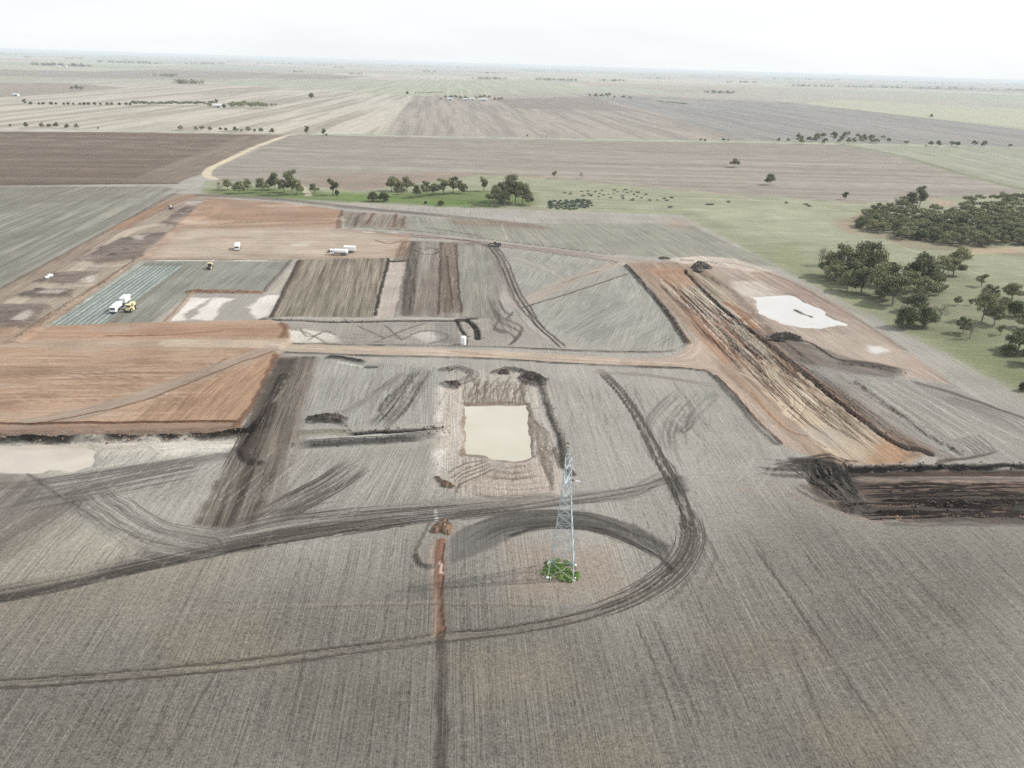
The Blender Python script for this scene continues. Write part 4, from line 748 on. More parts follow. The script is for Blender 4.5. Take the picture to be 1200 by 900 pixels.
def rut_strips(name, lines, mat, seed):
    """narrow pressed wheel lines lying on the ground: (points, width); ragged edges, broken here and there"""
    r = np.random.default_rng(seed); V, F = [], []
    for pts, w in lines:
        P = resample(pts, 1.1)
        if len(P) < 4: continue
        T = np.gradient(P, axis=0); T /= np.hypot(T[:, 0], T[:, 1])[:, None] + 1e-9; N = np.stack([T[:, 1], -T[:, 0]], 1)
        n = len(P); sm = np.convolve(r.random(n + 8), np.ones(5) / 5, 'same')[4:-4]; gap = np.convolve(r.random(n + 20), np.ones(11) / 11, 'same')[10:-10]
        taper = np.minimum(1, np.minimum(np.arange(n), n - 1 - np.arange(n)) / 8 + .1); wig = (np.convolve(r.random(n + 12), np.ones(9) / 9, 'same')[6:-6] - .5) * .9
        hw = w * .5 * (.55 + .9 * sm) * taper; prev = None
        for k in range(n):
            if gap[k] < .40: prev = None; continue
            c = P[k] + N[k] * wig[k]; a, b = c - N[k] * hw[k], c + N[k] * hw[k]; i = len(V)
            V += [(a[0], a[1], gzi(*a) + .05), (b[0], b[1], gzi(*b) + .05)]
            if prev is not None: F.append((prev, prev + 1, i + 1, i))
            prev = i
    if F: tag(obj(name, mesh_np(name, V, F), mat), kind='structure')
def bundle(px, half, n, w, length, lo=None):
    base = smooth_line(gps(px), 10); sg = np.hypot(*np.diff(base, axis=0).T); cu = np.concatenate([[0], np.cumsum(sg)]); out = []
    for _ in range(n):
        l = min(random.uniform(*length), cu[-1]); s0 = random.uniform(0, cu[-1] - l); o0 = random.uniform(-half, half); o1 = o0 + random.uniform(-.15, .15) * half; q = np.linspace(s0, s0 + l, 24)
        pts = np.stack([np.interp(q, cu, base[:, 0]), np.interp(q, cu, base[:, 1])], 1); T = np.gradient(pts, axis=0); T /= np.hypot(T[:, 0], T[:, 1])[:, None] + 1e-9
        out.append((pts + np.stack([T[:, 1], -T[:, 0]], 1) * np.linspace(o0, o1, 24)[:, None], w * random.uniform(.6, 1.4)))
    return out
def pair(px, gauge, w, off=0.0):
    base = smooth_line(gps(px), 10); return [(offset_line(base, off + sd * gauge / 2), w) for sd in (-1, 1)]
M_RUT = plain('damp_pressed_soil', tuple(alb((104, 98, 91))), .9, var=.25, scale=.6, spec=.15); M_RUTB = plain('brown_pressed_soil', tuple(alb((120, 94, 76))), .9, var=.25, scale=.6, spec=.15)
M_RUTP = plain('pale_scraped_soil', tuple(alb((198, 188, 174))), .9, var=.12, scale=.6, spec=.15); M_RUTG = plain('grey_pressed_soil', tuple(alb((140, 134, 126))), .9, var=.2, scale=.6, spec=.15)
rut_strips('wheel_ruts', pair(LOOP, 2.1, .3) + bundle(LOOP[5:10], 3.2, 14, .2, (12, 45)) + bundle(LOOP[8:], 1.8, 8, .2, (12, 40)), M_RUT, 1)
MT = [(-60, 708), (60, 686), (160, 664), (260, 642), (360, 624), (480, 608), (600, 595)]
rut_strips('wheel_ruts', pair(MT, 2.2, .26, 1.4) + bundle(MT, 3.4, 14, .2, (15, 60)) + pair([(480, 607), (600, 596), (700, 581), (760, 569), (788, 556), (775, 535)], 2.0, .25) + bundle([(240, 634), (340, 614), (520, 597), (640, 587)], 4.5, 12, .2, (15, 50)), M_RUT, 2)
rut_strips('wheel_ruts', bundle([(535, 640), (580, 615), (640, 606), (700, 612), (770, 640)], 4.0, 14, .16, (12, 40)) + bundle([(600, 628), (640, 618), (690, 620), (730, 630), (785, 660)], .8, 5, .3, (15, 50)), M_RUT, 3)
UT = [(572, 285), (588, 306), (602, 340), (615, 362), (631, 380), (648, 396), (662, 409)]
rut_strips('wheel_ruts', pair(UT, 2.1, .36) + bundle(UT, 4, 6, .3, (20, 60)), M_RUT, 4)
rut_strips('wheel_ruts', bundle([(345, 424), (320, 480), (285, 555), (268, 606)], 7, 30, .28, (12, 40)) + bundle([(497, 430), (480, 455), (462, 480), (440, 505)], 4, 14, .22, (8, 24)) + bundle([(425, 540), (390, 565), (340, 592), (300, 615)], 5, 16, .22, (10, 34)), M_RUT, 5)
rut_strips('wheel_ruts', bundle([(0, 596), (60, 582), (150, 560), (260, 536)], 5, 14, .22, (15, 50)) + bundle([(20, 546), (70, 580), (120, 610), (172, 638)], .3, 2, .3, (60, 90)) + bundle([(0, 640), (70, 585)], 12, 14, .2, (12, 40)) + bundle([(110, 585), (170, 625), (260, 640)], 7, 10, .2, (12, 40)), M_RUTG, 6)
rut_strips('wheel_ruts', bundle([(790, 330), (850, 385), (930, 465), (990, 515)], 10, 50, .3, (14, 60)) + bundle([(860, 358), (930, 422), (1060, 520)], 4, 16, .3, (12, 50)), M_RUTB, 7)
rut_strips('scraped_lines', bundle([(800, 330), (850, 378), (930, 455)], 10, 26, .3, (14, 50)) + bundle([(1000, 446), (1060, 486), (1120, 532)], 12, 9, .2, (20, 60)), M_RUTP, 8)
rut_strips('wheel_ruts', bundle([(420, 270), (540, 281.5), (640, 293), (730, 304)], 4, 9, .4, (30, 90)), M_RUT, 10)
M_RUTD = plain('black_wet_soil', tuple(alb((54, 40, 35))), .9, var=.3, scale=.6, spec=.15)
rut_strips('wheel_ruts', bundle([(930, 540), (975, 565), (1010, 595)], 5, 16, .4, (8, 22)) + bundle([(1010, 575), (1100, 573), (1220, 573)], 6, 40, .55, (10, 50)) + bundle([(1000, 594), (1100, 593), (1220, 591)], 4, 34, .6, (10, 60)), M_RUTD, 12)
def water(name, px, z, mat, per=5):
    P = smooth_line(np.vstack([gps(px), gps(px[:1])]), per)[:-1]
    me = bpy.data.meshes.new(name); me.from_pydata([(p[0], p[1], z) for p in P], [], [list(range(len(P)))]); me.update()
    return tag(obj(name, me, mat), kind='structure')
def gz(x, y):
    d = (GX - x) ** 2 + (GY - y) ** 2; return float(GZ[np.argmin(d)])
water('settling_pond', [(536, 466), (580, 464), (626, 464), (630, 500), (632, 545), (600, 547), (560, 545), (536, 542), (535, 500)], -.55, milky('milky_water', (.345, .325, .268), (.385, .365, .31), .06))
water('white_pond', [(882, 342), (930, 340), (965, 353), (996, 382), (960, 388), (915, 384), (889, 369)], -.55, milky('white_water', (.385, .375, .36), (.43, .42, .405), .05))
water('flooded_flat', [(-160, 514), (60, 511), (118, 512), (140, 524), (118, 554), (50, 562), (-160, 575)], -.46, milky('cream_water', (.31, .28, .24), (.365, .335, .29), .08))

# ----------------------------------------------------------------- air
def box_mesh(name, lo, hi):
    V = [(x, y, z) for z in (lo[2], hi[2]) for y in (lo[1], hi[1]) for x in (lo[0], hi[0])]
    F = [(0, 2, 3, 1), (4, 5, 7, 6), (0, 1, 5, 4), (2, 6, 7, 3), (0, 4, 6, 2), (1, 3, 7, 5)]
    return mesh_np(name, V, F)
m_air = bpy.data.materials.new('pale_haze'); an, al_ = nodes_of(m_air); an.clear()
a_out = an.new('ShaderNodeOutputMaterial'); a_vol = an.new('ShaderNodeVolumePrincipled')
a_vol.inputs['Color'].default_value = (.86, .94, 1.0, 1); a_vol.inputs['Density'].default_value = HAZE; a_vol.inputs['Anisotropy'].default_value = 0.0
al_.new(a_vol.outputs['Volume'], a_out.inputs['Volume'])
tag(obj('haze', box_mesh('haze', (-95000, -65000, -5.5), (95000, 100000, 103.0)), m_air), kind='stuff')

# ----------------------------------------------------------------- trees
def tube(pts, rad, sides=6):
    P = np.array(pts, float); V, F = [], []
    T = np.gradient(P, axis=0)
    for k, (p, t) in enumerate(zip(P, T)):
        t = t / (np.linalg.norm(t) + 1e-9); a = np.cross(t, [.3, .9, .1]); a /= np.linalg.norm(a); b = np.cross(t, a)
        for s in range(sides):
            an_ = 2 * math.pi * s / sides; V.append(p + rad[k] * (a * math.cos(an_) + b * math.sin(an_)))
    for k in range(len(P) - 1):
        for s in range(sides):
            i, j = k * sides + s, k * sides + (s + 1) % sides; F.append((i, j, j + sides, i + sides))
    return V, F
def join_mesh(name, parts):
    V, F, o = [], [], 0
    for v, f in parts:
        V += [tuple(q) for q in v]; F += [tuple(i + o for i in q) for q in f]; o += len(v)
    me = bpy.data.meshes.new(name); me.from_pydata(V, [], F); me.update(); return me
def leaf_mesh(name, lobes, n, size, r, up=.35):
    """many leaf clumps spread through the lobes of a crown"""
    C = np.array([l[0] for l in lobes]); S = np.array([l[1] for l in lobes]); vol = S.prod(1) ** .8; pick = r.choice(len(lobes), n, p=vol / vol.sum())
    d = r.normal(size=(n, 3)); d /= np.linalg.norm(d, axis=1)[:, None]
    rad = r.random(n) ** .45; rad *= 1 + .18 * r.normal(size=n)
    P = C[pick] + S[pick] * d * rad[:, None]
    nrm = r.normal(size=(n, 3)) + d * .9; nrm[:, 2] += up; nrm /= np.linalg.norm(nrm, axis=1)[:, None]
    a = np.cross(nrm, r.normal(size=(n, 3))); a /= np.linalg.norm(a, axis=1)[:, None]; b = np.cross(nrm, a)
    sz = size * r.uniform(.55, 1.35, n)[:, None]; a *= sz; b *= sz * r.uniform(.55, 1, n)[:, None]
    V = np.stack([P - a - b * .3, P + a * .2 - b, P + a + b * .3, P - a * .2 + b], 1).reshape(-1, 3); V[:, 2] = np.maximum(V[:, 2], .05)
    me = mesh_np(name, V, np.arange(4 * n).reshape(-1, 4))
    at = me.attributes.new('tint', 'FLOAT', 'POINT'); at.data.foreach_set('value', np.repeat(np.clip(r.random(n) * .6 + r.random(len(lobes))[pick] * .65 - .15, 0, 1), 4).astype(np.float32)); return me
PROTO = {}
def make_proto(key, kind, seed):
    r = np.random.default_rng(seed); H = 10.0; lobes = []; br = []
    if kind in ('spread', 'tall', 'bare', 'far'):
        nl = {'spread': 14, 'tall': 9, 'bare': 9, 'far': 7}[kind]; hw = {'spread': 4.0, 'tall': 2.1, 'bare': 3.2, 'far': 3.8}[kind]
        lean = r.normal(size=2) * .5; fork = np.array([lean[0] * .5, lean[1] * .5, H * r.uniform(.22, .34)])
        br.append(tube([(0, 0, -.4), (lean[0] * .2, lean[1] * .2, H * .12), fork], [.34, .27, .22]))
        for k in range(nl):
            th = k * 2.4 + r.uniform(-.4, .4); q = math.sqrt((k + .4) / nl) * hw; zz = H * (r.uniform(.34, .62) if q > hw * .62 else r.uniform(.52, .86))
            if kind == 'tall': zz = H * (.38 + .5 * ((k * .618) % 1))
            c = np.array([lean[0] + q * math.cos(th), lean[1] + q * math.sin(th), zz]); s = H * r.uniform(.085, .205)
            lobes.append((c, (s * r.uniform(.9, 1.2), s * r.uniform(.9, 1.2), s * r.uniform(.6, .9))))
            mid = fork * .45 + c * .55 + np.array([0, 0, .5]) + r.normal(size=3) * .3
            br.append(tube([fork, mid, c + np.array([0, 0, .3])], [.15, .095, .04], 5))
            if kind == 'bare':
                for _ in range(5): e = c + r.normal(size=3) * [1.1, 1.1, .9] + [0, 0, .5]; br.append(tube([mid, (mid + e) / 2 + r.normal(size=3) * .2, e], [.07, .05, .02], 4))
        n = {'spread': 5600, 'tall': 3400, 'bare': 420, 'far': 520}[kind]; sz = {'spread': .215, 'tall': .24, 'bare': .16, 'far': .62}[kind]
    else:
        nl = 12
        for k in range(nl):
            th = k * 2.4; q = math.sqrt((k + .3) / nl) * 3.6; zz = H * (.28 + .42 * (1 - (q / 3.6) ** 2)) * r.uniform(.8, 1.15); s = H * r.uniform(.17, .24)
            lobes.append((np.array([q * math.cos(th), q * math.sin(th), zz]), (s, s, s * .85)))
            br.append(tube([(0, 0, -.3), (q * .4 * math.cos(th), q * .4 * math.sin(th), zz * .4), (q * .9 * math.cos(th), q * .9 * math.sin(th), zz)], [.18, .12, .04], 5))
        n, sz = 4200, .27
    tr = join_mesh('trunk', br); tr.materials.append(M_DEAD if kind == 'bare' else M_BARK)
    cr_ = leaf_mesh('crown', lobes, n, sz, r); cr_.materials.append(M_LEAFD if kind == 'bush' else M_LEAF)
    PROTO[key] = (tr, cr_)
for k in range(5): make_proto('s%d' % k, 'spread', 30 + k)
for k in range(3): make_proto('t%d' % k, 'tall', 50 + k)
for k in range(2): make_proto('b%d' % k, 'bush', 60 + k)
for k in range(2): make_proto('d%d' % k, 'bare', 70 + k)
for k in range(3): make_proto('f%d' % k, 'far', 80 + k)
COARSE = {}
_zo = np.cumsum([0] + [len(a_) * len(b_) for a_, b_ in ZONES])
def gz_fast(x, y):
    for k, (xs, ys) in enumerate(ZONES):
        if ys[0] <= y <= ys[-1] and xs[0] <= x <= xs[-1]: return float(GZ[_zo[k] + int(np.clip(np.searchsorted(ys, y), 0, len(ys) - 1)) * len(xs) + int(np.clip(np.searchsorted(xs, x), 0, len(xs) - 1))])
    return 0.0
NTREE = [0]
def tree_at(x, y, h, key, label, group=None, wide=1.0, name='gum_tree', cat='tree'):
    if key[0] == 'd': name = 'bare_tree'
    elif key[0] == 'b' and group != 'gums of the dense wood': name, cat = ('bushy_tree', 'tree')
    """an Empty at the foot of the tree, its trunk and its crown under it"""
    NTREE[0] += 1
    tr, cr_ = PROTO[key]; e = obj(name, None); e.location = (x, y, gz_fast(x, y) - .03); s = h / 10.0
    e.scale = (s * wide, s * wide, s); e.rotation_euler = (0, 0, random.uniform(0, 6.28)); e.empty_display_size = .5
    obj('trunk', tr, None, e); obj('crown', cr_, None, e)
    return tag(e, label, cat, group)
def tree(u, v, hpx, key, label, group=None, wide=1.0, name='gum_tree', cat='tree'):
    g = gp((u, v)); th = math.atan2(CAM_H, g[1]); h = hpx / pxm((u, v)) / math.cos(th)
    return tree_at(g[0], g[1], h, key, label, group, wide, name, cat)
ORD = ['first', 'second', 'third', 'fourth', 'fifth', 'sixth', 'seventh', 'eighth', 'ninth', 'tenth', 'eleventh', 'twelfth', 'thirteenth', 'fourteenth', 'fifteenth', 'sixteenth', 'seventeenth', 'eighteenth', 'nineteenth', 'twentieth']
def ring(i, opts): return opts[i % len(opts)]
# near stand beside the drying pad
for u, v, h, key, wd, lab in (
    (962, 311, 24, 'd0', 1.1, 'leafless grey dead tree at the left end of the near stand'), (968, 323, 25, 's0', 1.0, 'rounded gum beside the dead tree at the left of the near stand'),
    (992, 341, 27, 's1', 1.0, 'grey-green gum with bare trunk nearest the pale bare pad'), (1009, 343, 31, 's2', .95, 'gum third along the front of the near stand'),
    (985, 326, 42, 's3', .85, 'tall gum rising behind the front row, left of centre in the near stand'), (1008, 325, 50, 's4', .85, 'tallest gum at the top of the near stand'), (1024, 326, 36, 's1', .95, 'broad yellowish-topped gum behind the front row of the near stand'),
    (1026, 345, 40, 's0', .85, 'slender tall gum at the right end of the front row'), (1046, 357, 36, 's2', 1.05, 'spreading gum just behind the dark bush'), (1040, 336, 30, 's3', .9, 'mid-green gum in the hollow of the near stand'),
    (1076, 338, 48, 's4', .75, 'flat-topped tall gum right of centre in the near stand'), (1083, 351, 30, 's1', 1.1, 'grey feathery gum below the flat-topped tall gum'), (1064, 344, 28, 's2', 1.0, 'small gum filling the gap below the flat-topped tall gum'),
    (1104, 321, 22, 's0', 1.3, 'low spreading gum left of a wide shaded pair'), (1117, 323, 22, 's3', 1.2, 'low wide gum with a pale trunk and shade beneath'), (1123, 312, 26, 's4', .9, 'taller gum just behind the low wide pair'),
    (1062, 384, 29, 'b0', .95, 'dense dark round bush at the edge of the bare pad, left half'), (1083, 383, 28, 'b1', .95, 'dense dark round bush at the edge of the bare pad, right half'), (1101, 377, 25, 'd1', 1.0, 'thin grey twiggy tree right of the dark bush'),
    (1122, 358, 13, 's1', .7, 'little round sapling alone on the grass'), (1137, 358, 9, 't0', .9, 'smallest thin sapling right of the little round one'),
    (1150, 377, 37, 's2', .75, 'tall leaning gum with a forked trunk near the right edge'), (1165, 381, 26, 's0', .9, 'shorter gum under the leaning forked gum'), (1189, 371, 22, 'b1', 1.0, 'rounded dark gum at the right edge, middle of three'),
    (1128, 391, 21, 's3', .9, 'sparse low tree, left of a pair on the grass'), (1136, 397, 25, 'd1', .9, 'sparse low tree with bare stems, right of a pair on the grass'), (1172, 393, 14, 't1', 1.0, 'small thin tree above the wide spreading one'),
    (1035, 350, 26, 's4', 1.1, 'leafy gum between the slender tall gum and the spreading one'), (1093, 343, 26, 's2', 1.1, 'bushy gum between the flat-topped gum and the low wide pair'), (1000, 334, 30, 's2', 1.1, 'mid-height gum behind the two bare-trunked front gums'), (978, 330, 24, 's4', 1.1, 'dark gum second along the left end of the near stand'), (1176, 365, 20, 's1', 1.0, 'gum behind the leaning forked one near the right edge'), (1072, 366, 24, 's0', 1.15, 'leafy gum directly above the dense dark bush'), (1200, 385, 22, 's3', 1.1, 'gum cut by the right edge above the wide spreading one'), (1181, 416, 16, 'b1', 1.2, 'low shrubby growth left of the wide spreading gum'),
    (1160, 352, 20, 's3', 1.1, 'leafy gum behind the little sapling and the leaning forked gum'), (1186, 352, 22, 's0', 1.1, 'rounded gum behind the right-edge group'), (1150, 336, 16, 't1', 1.2, 'small upright gum on open grass right of the low wide pair'), (1208, 428, 26, 's1', 1.1, 'gum crown cut by the right edge below the wide spreading one'),
    (1192, 411, 31, 's4', 1.25, 'wide spreading gum at the right edge with bare ground under it'), (1199, 458, 12, 'b0', 1.0, 'low bush at the very right edge beside the field corner')):
    tree(u, v, h, key, lab, 'gums in the near stand', wd)
# green belt behind the upper pad
for u, v, h, key, wd, lab in (
    (257, 226, 15, 'd0', .9, 'thin bare-stemmed tree at the left end of the green belt'), (267, 223, 14, 's0', .9, 'second tree from the left in the green belt'), (281, 227, 17, 's1', .9, 'dark bushy tree third from the left in the green belt'), (290, 223, 14, 's2', .9, 'fourth tree from the left in the green belt, set back'),
    (307, 226, 19, 's3', .8, 'fifth tree from the left in the green belt'), (315, 223, 14, 's4', .9, 'sixth tree from the left in the green belt, half hidden'), (323, 223, 22, 's0', .7, 'seventh tree from the left in the green belt, pale and tall'), (333, 226, 18, 's1', .9, 'eighth tree from the left in the green belt'),
    (342, 229, 31, 't0', .85, 'tallest tree left of the short pale farm track'), (348, 228, 18, 's2', .9, 'round tree beside the short pale farm track'), (368, 227, 13, 's3', .9, 'small tree right of the short pale farm track'), (390, 229, 20, 't1', .95, 'upright tree standing alone right of the farm track'), (395, 229, 8, 'b0', .8, 'low bush at the foot of the lone upright tree'),
    (437, 236, 13, 'b1', 1.1, 'low dark spreading tree, left of a close pair on bright grass'), (450, 236, 13, 'b0', 1.1, 'low dark spreading tree, right of a close pair on bright grass'), (459, 224, 20, 's4', .8, 'tall tree left behind the low dark pair'), (466, 231, 21, 't2', .9, 'straight-trunked tree right of the low dark pair'), (477, 225, 19, 's0', .9, 'rounded tree with bare trunk left of the belt gap'), (472, 228, 12, 's1', .7, 'small tree under the rounded bare-trunked tree'),
    (489, 232, 16, 's2', .8, 'greyish leaning tree left of middle in the right belt'), (500, 230, 19, 's3', .8, 'leaning tree, left of two joined crowns'), (508, 229, 16, 's4', .9, 'tree, right of two joined crowns'), (520, 228, 20, 't0', 1.2, 'open-crowned tree with forked trunk in the right belt'), (531, 227, 20, 't1', 1.1, 'tall pale-stemmed tree in the right belt'), (538, 226, 17, 's1', .7, 'slim tree beside the tall pale-stemmed tree'), (544, 227, 12, 's2', .9, 'small round tree at the end of the right belt row'),
    (567, 224, 18, 't2', .95, 'upright tree standing apart left of the big clump'), (580, 241, 24, 's3', .8, 'left front tree of the big clump'), (588, 238, 29, 's4', .75, 'tree inside the left half of the big clump'), (597, 236, 33, 's0', .8, 'tallest tree at the middle of the big clump'), (604, 238, 30, 's1', .8, 'tree right of the tallest in the big clump'), (612, 240, 26, 's2', .85, 'right front tree of the big clump'), (620, 241, 15, 's3', .8, 'lowest tree at the right end of the big clump'), (592, 242, 18, 's2', .8, 'low front tree at the middle of the big clump'),
    (499, 239, 4, 'b0', 1.2, 'tiny dark shrub on the bright grass by the bank'), (517, 241, 7, 'b1', 1.3, 'brownish low shrub on the bright grass by the bank'), (552, 243, 12, 'd1', .9, 'bare twiggy shrub on the bright grass, left of two'), (558, 243, 8, 'd0', 1.2, 'bare twiggy shrub on the bright grass, right of two')):
    tree(u, v, h, key, lab, 'trees in the green belt', wd)
for u, v, h, key, wd, lab in ((860, 196, 12, 's1', 1.0, 'lone gum in the fallow field, the farther of two with shadows'), (902, 217, 14, 's2', 1.0, 'lone gum in the fallow field, the nearer of two with shadows'), (990, 234, 10, 't0', 1.2, 'small lone dark tree at the edge of the green paddock'), (650, 209, 9, 't1', 1.0, 'thin brown tree at the field edge, left of two'), (681, 209, 8, 'd0', 1.0, 'bare tree at the field edge, right of two'),
    (93, 200, 5, 'd1', 1.4, 'low scrub alone in the dark brown ploughed field'), (618, 161, 4, 't2', 1.0, 'tiny tree on the line between fields, left of two in the middle'), (640, 162, 4, 'd0', 1.0, 'tiny bare tree on the line between fields, right of two in the middle')):
    tree(u, v, h, key, lab, None, wd)
# dense wood at the right
def fill_poly(px, gap, n, jit=0):
    P = gps(px); lo, hi = P.min(0), P.max(0); out = []
    for _ in range(n * 60):
        q = rng.uniform(lo, hi)
        if poly_sd(P, q[:1], q[1:])[0] > 0 and all((q[0] - o[0]) ** 2 + (q[1] - o[1]) ** 2 > gap * gap for o in out): out.append(q)
        if len(out) >= n: break
    return out
WOODP = fill_poly([(1001, 266), (1014, 254), (1060, 249), (1110, 254), (1170, 252), (1260, 250), (1270, 290), (1200, 288), (1130, 289), (1060, 281)], 7.4, 230)
WOODP += fill_poly([(1118, 247), (1135, 240), (1170, 236), (1260, 232), (1260, 248), (1160, 251)], 8.5, 46)
WOODP.sort(key=lambda q: q[1])
for k, q in enumerate(WOODP[:112]):
    tree_at(q[0], q[1], random.uniform(6.5, 9.5), ring(k, ['s0', 's1', 's2', 's3', 's4', 'b0', 'b1']), 'close-growing dark gum inside the dense wood at the right', 'gums of the dense wood', random.uniform(1.05, 1.35))
def mass(name, pts, h, nleaf, size, label, seed, mat):
    r = np.random.default_rng(seed); lobes = []
    for p in pts:
        hh = h * r.uniform(.75, 1.25)
        for j in range(6): th = j * 2.4; q = hh * .42 * math.sqrt((j + .3) / 6); lobes.append((np.array([p[0] + q * math.cos(th), p[1] + q * math.sin(th), hh * r.uniform(.55, .82)]), (hh * .22, hh * .22, hh * .15)))
    tag(obj(name, leaf_mesh(name, lobes, nleaf * len(pts), size, r), mat), label, kind='stuff')
mass('wood_canopy', WOODP[112:], 8.4, 460, .46, 'closed dark canopy of the dense wood behind its front trees', 3, M_LEAF)
for k, (u, v, h) in enumerate([(1048, 250, 20), (1056, 247, 20), (1066, 246, 22), (1077, 243, 26), (1040, 252, 16)]):
    tree(u, v, h, ring(k, ['d0', 's1', 's2', 't0', 's3']), ring(k, ['bare-limbed tree poking above the wood\'s left half', 'tree beside the bare-limbed one above the wood', 'open-crowned tree above the wood, second from right', 'tallest upright tree above the left half of the wood', 'low tree at the far left edge of the wood top']), 'trees standing above the wood', .85)
# small wood and tree row on the far side of the fallow field
for k, q in enumerate(fill_poly([(897, 166), (935, 162), (985, 158), (1040, 164), (1052, 169), (960, 170), (900, 168)], 9, 46)):
    tree_at(q[0], q[1], random.uniform(7, 11), ring(k, ['f0', 'f1', 'f2', 's1', 's3']), 'small gum within the loose wood beyond the fallow field', 'gums of the loose far wood', random.uniform(.8, 1.1))
for k, (u, v, h) in enumerate([(1062, 170.5, 7), (1085, 172, 3), (1091, 172, 8), (1099, 171.5, 7), (1115, 172, 8), (1122, 172, 7), (1142, 172, 9), (1153, 172.5, 8), (1183, 173.5, 6)]):
    tree(u, v, h, ring(k, ['f0', 's1', 'f2', 's2']), ORD[k] + ' tree right of the loose far wood along its field line', 'row right of the far wood', .9)
for k, (u, v, h) in enumerate([(821, 166, 5), (826, 166, 4), (848, 166, 5), (853, 166, 4)]):
    tree(u, v, h, 'f%d' % (k % 3), ORD[k] + ' of four small trees left of the loose far wood', 'small trees left of the far wood')
tree(1091, 138, 5, 'f1', 'lone tree on the pale green pasture at the far right')
for k, (u, v, h) in enumerate([(12.5, 149, 4), (31, 150, 7), (49, 150, 7), (57, 150, 6), (66, 150, 7), (79, 151, 6), (90, 151, 7), (115, 151.5, 3)]):
    tree(u, v, h, ring(k, ['s0', 's2', 'f1', 's4']), ORD[k] + ' tree from the left edge behind the dark ploughed field', 'left trees behind the ploughed field', .95)
for k, (u, v, h) in enumerate([(212, 153, 7), (230, 153.5, 6), (237, 153.5, 7), (246, 154, 6), (259, 154, 6), (265, 154, 5), (276, 155, 7), (283, 155.5, 5), (291, 155, 7), (298, 156, 6), (306, 156, 7), (319, 157, 7)]):
    tree(u, v, h, ring(k, ['s1', 's3', 'f0', 's0', 'f2']), ORD[k] + ' tree of the row left of the pale track corner', 'row left of the track corner', .9)
tree(360, 158, 11, 't0', 'tall thin tree right of the pale track corner', None, .9); tree(379, 159, 9, 't2', 'leaning tree farther right of the pale track corner', None, 1.0); tree(382.5, 159, 3, 'b0', 'tiny bush at the foot of the leaning roadside tree')
for k, u in enumerate([29, 36, 46, 51, 60, 66, 75, 80, 86, 94, 99, 104, 111, 118, 126, 131, 140, 148, 153]):
    tree(u, 122.5 + u * .006, 7 if k == 0 else random.uniform(3, 4.6), 'b%d' % (k % 2) if k else 't0', ORD[k] + ' tree from the left in the dotted dark row across pale stubble', 'dotted dark row', 1.1)
mass('tree_belt', [gp((157 + k * 2.9, 124.4 + random.uniform(-.8, .5))) for k in range(33)], 9, 150, .8, None, 4, M_LEAF)
mass('tree_belt', [gp((270 + k * 1.3, 127 + random.uniform(-2.2, .9))) for k in range(33)], 11, 150, .8, None, 5, M_LEAF)
for k, u in enumerate([313, 318, 323]): tree(u, 124.5, 4, 'f%d' % (k % 3), ORD[k] + ' of three trees trailing right of the farmhouse clump', 'trees trailing off the clump')
tree(254, 122.8, 7, 't1', 'tall tree behind the white farmhouse'); tree(262.5, 127, 6, 'b0', 'dark round tree right of the white farmhouse'); tree(246, 126, 6, 'f0', 'tree close left of the white farmhouse')
tree(365, 115, 7, 'b1', 'large round lone tree on pale stubble'); 
for k, u in enumerate([85, 90, 95]): tree(u, 106 - (k == 1), 6, 'f%d' % k, ORD[k] + ' of three clumped trees above the dotted row', 'clump above the dotted row', 1.2)
tree(477.5, 110.5, 4, 'b0', 'small dark tree at the corner of the pale and brown fields')
mass('tree_belt', [gp((487 + k * 2.6, 110 + random.uniform(-.2, .3))) for k in range(13)], 7, 120, .7, None, 6, M_LEAF)
for k, (u, v) in enumerate([(517, 117.8), (522, 115.5), (528, 116), (534, 116), (540, 116.2), (546, 116.5), (558, 116), (563, 115.5), (568, 115.5), (573, 116), (580, 118), (585, 118.3), (588, 117.6)]):
    tree(u, v, random.uniform(4, 5.6), 'f%d' % (k % 3), ORD[k] + ' tree from the left around the white farm sheds', 'trees around the sheds', 1.1)
for k, (u, v, h) in enumerate([(691, 113.5, 4), (698, 114, 5), (705, 114.3, 5), (712, 114.8, 7), (720, 115, 3), (730, 115.8, 5), (738, 116.4, 4)]):
    tree(u, v, h, 'f%d' % (k % 3), ORD[k] + ' tree in the loose line at the brown field\'s far corner', 'loose line at the far corner', 1.1)
mass('tree_belt', [gp((771 + k * 2.7, 120.4 + k * .28)) for k in range(13)], 7.5, 120, .7, None, 7, M_LEAF)
